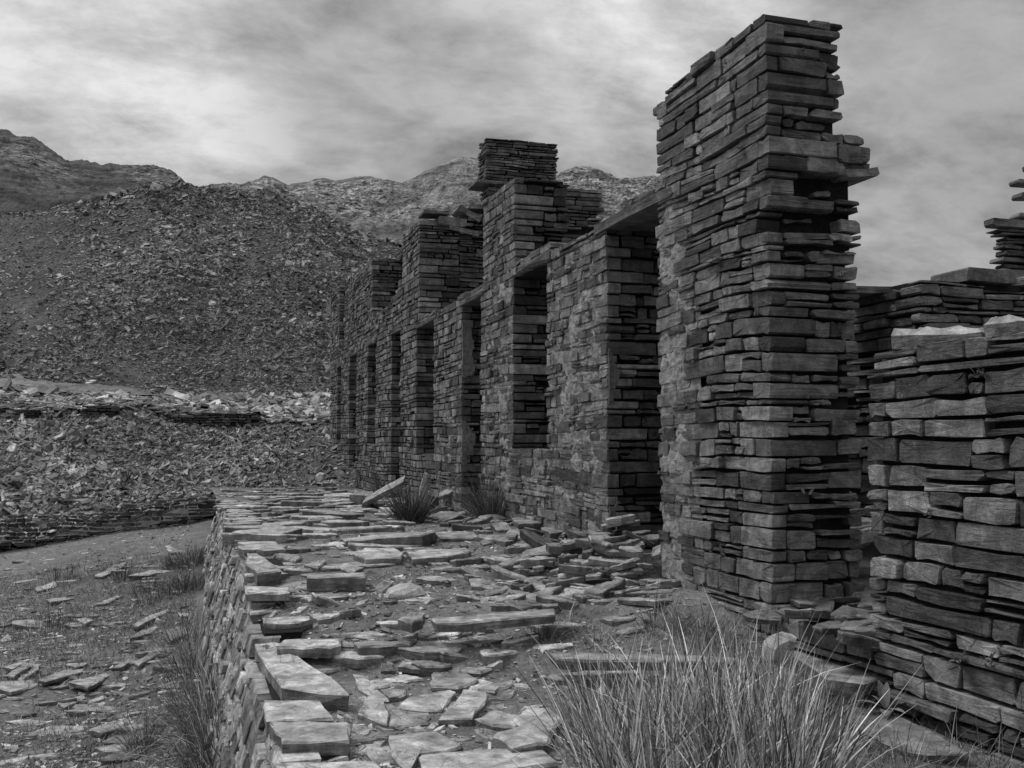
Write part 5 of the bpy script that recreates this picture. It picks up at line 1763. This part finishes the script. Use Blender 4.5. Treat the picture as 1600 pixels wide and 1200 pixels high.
def sp(px, py, r, w, hit=T_hit):
    p = hit(px, py); return (p[0], p[1], r, w)


# big clump in the foreground
tuft('big pale rush tuft filling the bottom right foreground', [sp(1000, 1190, .22, 1.1), sp(1080, 1200, .25, 1.2), sp(1170, 1205, .25, 1.2), sp(1235, 1225, .2, .8), sp(1090, 1130, .25, .9),
     sp(940, 1180, .15, .6), sp(1180, 1140, .2, .7), sp(1215, 1140, .10, .4), sp(1050, 1240, .3, 1), sp(1200, 1250, .3, 1), sp(960, 1230, .2, .6)], 2300, 0.50, 0.3, 0.29, 0.0082, tz, 501, bend=0.17, dead=0.5, tone=(1.3, 0.78))
tuft('left one of two dark rush tufts on the middle terrace', [sp(640, 818, .16, 1)], 620, 0.52, 0.3, 0.42, 0.010, tz, 503, bend=0.55, dead=0.10, tone=(0.62, 0.4))
tuft('right one of two dark rush tufts on the middle terrace', [sp(768, 815, .24, 1)], 760, 0.55, 0.3, 0.36, 0.009, tz, 505, bend=0.5, dead=0.18, tone=(0.7, 0.4))
tuft('rushes against the facade foot behind the left mid tuft', [sp(612, 772, .3, 1)], 380, 0.5, 0.3, 0.35, 0.012, tz, 507, bend=0.5, dead=0.1, tone=(0.6, 0.4))
tuft('rushes growing at the doorway foot between the two mid tufts', [sp(735, 772, .25, 1)], 260, 0.55, 0.3, 0.3, 0.011, tz, 509, bend=0.4, dead=0.15, tone=(0.6, 0.4))
tuft('bent rushes in front of the tall pier foot', [sp(1100, 975, .25, 1), sp(1040, 985, .2, .6)], 520, 0.30, 0.3, 0.6, 0.0055, tz, 511, bend=0.9, dead=0.4, tone=(0.8, 0.45))
tuft('dry grass tussock behind the left part of the big rush tuft', [sp(880, 990, .22, 1), sp(930, 1000, .2, 1), sp(850, 1005, .15, .6)], 800, 0.20, 0.3, 0.7, 0.0045, tz, 513, bend=1.0, dead=0.4, tone=(0.85, 0.45), name='grass_tussock', cat='grass tussock')
tuft('sparse stems standing at the foot of the near wall', [sp(1290, 1120, .15, 1), sp(1400, 1190, .25, 1), sp(1480, 1200, .25, .8), sp(1575, 1190, .15, .5)], 330, 0.26, 0.3, 0.35, 0.004, tz, 515, bend=0.4, dead=0.5, tone=(0.9, 0.4))
tuft('small dead grass tussock on the near paving', [sp(600, 1052, .12, 1)], 260, 0.09, 0.3, 1.0, 0.004, tz, 517, bend=0.9, dead=0.7, tone=(0.9, 0.4), name='grass_tussock', cat='grass tussock')
lz = lower_xy_z
spL = lambda px, py, r, w: sp(px, py, r, w, L_hit)
tuft('long rushes arching along the foot of the retaining wall', [spL(345, 1175, .25, 1), spL(325, 1110, .3, 1), spL(305, 1050, .3, .8), spL(350, 1210, .3, 1), spL(300, 1000, .25, .5), spL(330, 1150, .2, .8)], 1500, 0.62, 0.3, 0.5, 0.006, lz, 521, bend=0.75, dead=0.3, tone=(0.75, 0.45))
tuft('low grass tuft alone on the bottom of the left slope', [spL(225, 1168, .14, 1)], 280, 0.30, 0.3, 0.65, 0.006, lz, 523, bend=0.6, dead=0.25, tone=(0.75, 0.4))
tuft('dark weeds at the far foot of the retaining wall', [spL(300, 880, .45, 1), spL(293, 920, .3, .7)], 700, 0.32, 0.3, 0.5, 0.010, lz, 525, bend=0.5, dead=0.12, tone=(0.6, 0.4), name='weed_clump', cat='weeds')
tuft('sparse upright weeds in the upper part of the left slope', [spL(195, 905, .2, 1), spL(240, 925, .35, 1), spL(250, 940, .3, .8), spL(75, 985, .3, .6), spL(95, 905, .3, .6)], 420, 0.30, 0.3, 0.25, 0.007, lz, 527, bend=0.3, dead=0.1, tone=(0.55, 0.4), name='weed_clump', cat='weeds')


def grass_cover():
    """short turf as one mass on the left slope, and patches on the terrace"""
    r = np.random.default_rng(601)
    n = 48000
    d = 6.0 * (24 / 6.0) ** r.random(n); px = r.uniform(-120, 350, n)
    R = (px - 800) / F
    x = d * (R * cos(YAW) + sin(YAW)); y = d * (-R * sin(YAW) + cos(YAW))
    den = 0.55 + 2.2 * fbm(x * 0.7, y * 0.7, 3, 45) - 0.75 * sstep(18, 21, d)
    k = (x < 0.15) & (r.random(n) < den)
    x, y, d = x[k], y[k], d[k]
    m = len(x)
    root = np.stack([x, y, lower_xy_z(x, y) - 0.01], -1)
    o = blades('grass', root, r.uniform(.03, .085, m) * (0.6 + d / 22), r.uniform(0, 6.28, m), np.abs(r.normal(.5, .3, m)), 0.0035 * (0.7 + d / 8), np.clip(r.lognormal(-0.3, .5, m), .15, 2), r, M_GRASS, bend=r.normal(.7, .3, m), segs=2)
    o['kind'] = 'stuff'
    # terrace
    n = 80000
    d = 4.6 * (14 / 4.6) ** r.random(n); px = r.uniform(380, 1600, n)
    R = (px - 800) / F
    x = d * (R * cos(YAW) + sin(YAW)); y = d * (-R * sin(YAW) + cos(YAW))
    pr = project(np.stack([x, y, terrace_z(x, y)], -1))
    den = 0.10 + 2.8 * np.clip(fbm(x * 0.9, y * 0.9, 3, 145) + 0.03, 0, 1)
    den += 0.9 * np.exp(-((pr[:, 1] - 1022) / 14) ** 2) * (pr[:, 0] > 560)
    den += 0.9 * (pr[:, 0] > 880) * (pr[:, 1] > 970) + 0.7 * (x > 3.6) * (pr[:, 1] > 1000)
    k = (x > 0.6) & (x < 4.05) & (r.random(n) < den)
    x, y, d = x[k], y[k], d[k]; m = len(x)
    root = np.stack([x, y, terrace_z(x, y) - 0.01], -1)
    o = blades('grass', root, r.uniform(.02, .07, m), r.uniform(0, 6.28, m), np.abs(r.normal(.6, .3, m)), np.full(m, 0.0035), np.clip(r.lognormal(-0.5, .45, m), .12, 2), r, M_GRASS, bend=r.normal(.8, .3, m), segs=2)
    o['kind'] = 'stuff'


grass_cover()


# ------------------------------------------------------------------ leafy plant and wall sprigs
def leaf_mesh(L, W, lean, curl, seed):
    r = np.random.default_rng(seed)
    V = []; f = []
    k = 7
    for i in range(k):
        t = i / (k - 1)
        w = W * sin(pi * min(1, t * 0.93 + 0.06)) ** 0.8 * (1 if t < .95 else .3)
        th = lean + curl * t
        if i == 0: p = np.zeros(3)
        else: p = p + np.array([sin(th), 0, cos(th)]) * L / (k - 1)
        nrm = np.array([-cos(th), 0, sin(th)])
        V += [p + np.array([0, -w / 2, 0]) + nrm * w * 0.16, p, p + np.array([0, w / 2, 0]) + nrm * w * 0.16]
    for i in range(k - 1):
        a = i * 3
        f += [(a, a + 1, a + 4, a + 3), (a + 1, a + 2, a + 5, a + 4)]
    me = bpy.data.meshes.new('leaf'); me.from_pydata(V, [], f)
    at = me.attributes.new('tone', 'FLOAT', 'POINT'); at.data.foreach_set('value', np.full(len(V), r.uniform(0.8, 1.2), dtype=np.float32))
    me.materials.append(M_LEAF)
    me.polygons.foreach_set('use_smooth', np.ones(len(me.polygons), bool))
    return me


pb = T_hit(1412, 1128)
pb[0] = min(pb[0], 3.93); pb[2] += 0.05
plant = empty('leafy_plant', tuple(pb))
tag(plant, 'broad leaved plant rosette growing at the foot of the near wall', 'plant')
for i, (az, L, W, le, cu) in enumerate([(180, .17, .055, .95, .6), (100, .16, .055, .25, .35), (60, .15, .05, .1, .5), (0, .15, .05, 1.0, .5), (-60, .13, .05, 1.2, .5), (-110, .14, .055, 1.25, .6),
                                        (-20, .12, .04, .6, .5), (140, .10, .04, .5, .6), (200, .12, .045, 1.2, .5), (-85, .09, .04, 1.1, .5)]):
    o = bpy.data.objects.new('leaf', leaf_mesh(L * 1.1, W * 1.1, le, cu, i))
    o.rotation_euler = (0, 0, radians(az) - YAW); o.location = (0, 0, 0.03)
    link(o, plant)


def sprig(px, py, plane, val, label, n=14, s=0.05, seed=1):
    r_ = ray(px, py)
    ax = 0 if plane == 'x' else 1
    k = val / r_[ax]
    p = np.array([0, 0, EYE]) + r_ * k
    e = empty('wall_fern', tuple(p)); tag(e, label, 'plant')
    r = np.random.default_rng(seed)
    for i in range(n):
        o = bpy.data.objects.new('leaf', leaf_mesh(s * r.uniform(.6, 1.3), s * .28, r.uniform(.2, 1.5), r.uniform(.2, 1.0), seed * 31 + i))
        o.rotation_euler = (r.normal(0, .3), 0, r.uniform(pi * 0.5, pi * 1.5) if plane == 'x' else r.uniform(pi, 2 * pi))
        o.location = r.normal(0, s * .35, 3)
        link(o, e)


sprig(1533, 585, 'x', X0 - 0.02, 'little fern in a joint near the top of the near wall', seed=3, s=.05)
sprig(1451, 802, 'x', X0 - 0.02, 'little fern in a joint in the middle of the near wall', seed=5, s=.035)
sprig(1365, 1015, 'x', X0 - 0.03, 'leafy sprig rooted low in the near wall above the worn boulder slab', seed=7, n=24, s=.05)
sprig(1500, 1035, 'x', X0 - 0.03, 'sprig of small leaves low in the near wall, right of the worn boulder slab', seed=9, n=20, s=.045)
sprig(1545, 1035, 'x', X0 - 0.03, 'rightmost sprig of small leaves low in the near wall', seed=11, n=18, s=.045)
sprig(1134, 102, 'x', X0 - 0.02, 'tiny dark fern high on the face of the tall pier', seed=13, s=.035, n=10)
sprig(1158, 232, 'x', X0 - 0.02, 'dark fern on the tall pier beside its hollow', seed=15, s=.04, n=12)
sprig(1254, 81, 'y', 6.57, 'small sprig on the end of the tall pier just under its top', seed=17, s=.03, n=10)


def tally():
    tri = sum(len(o.data.polygons) for o in bpy.data.objects if o.type == 'MESH')
    print('objects', len(bpy.data.objects), 'polys', tri)


tally()
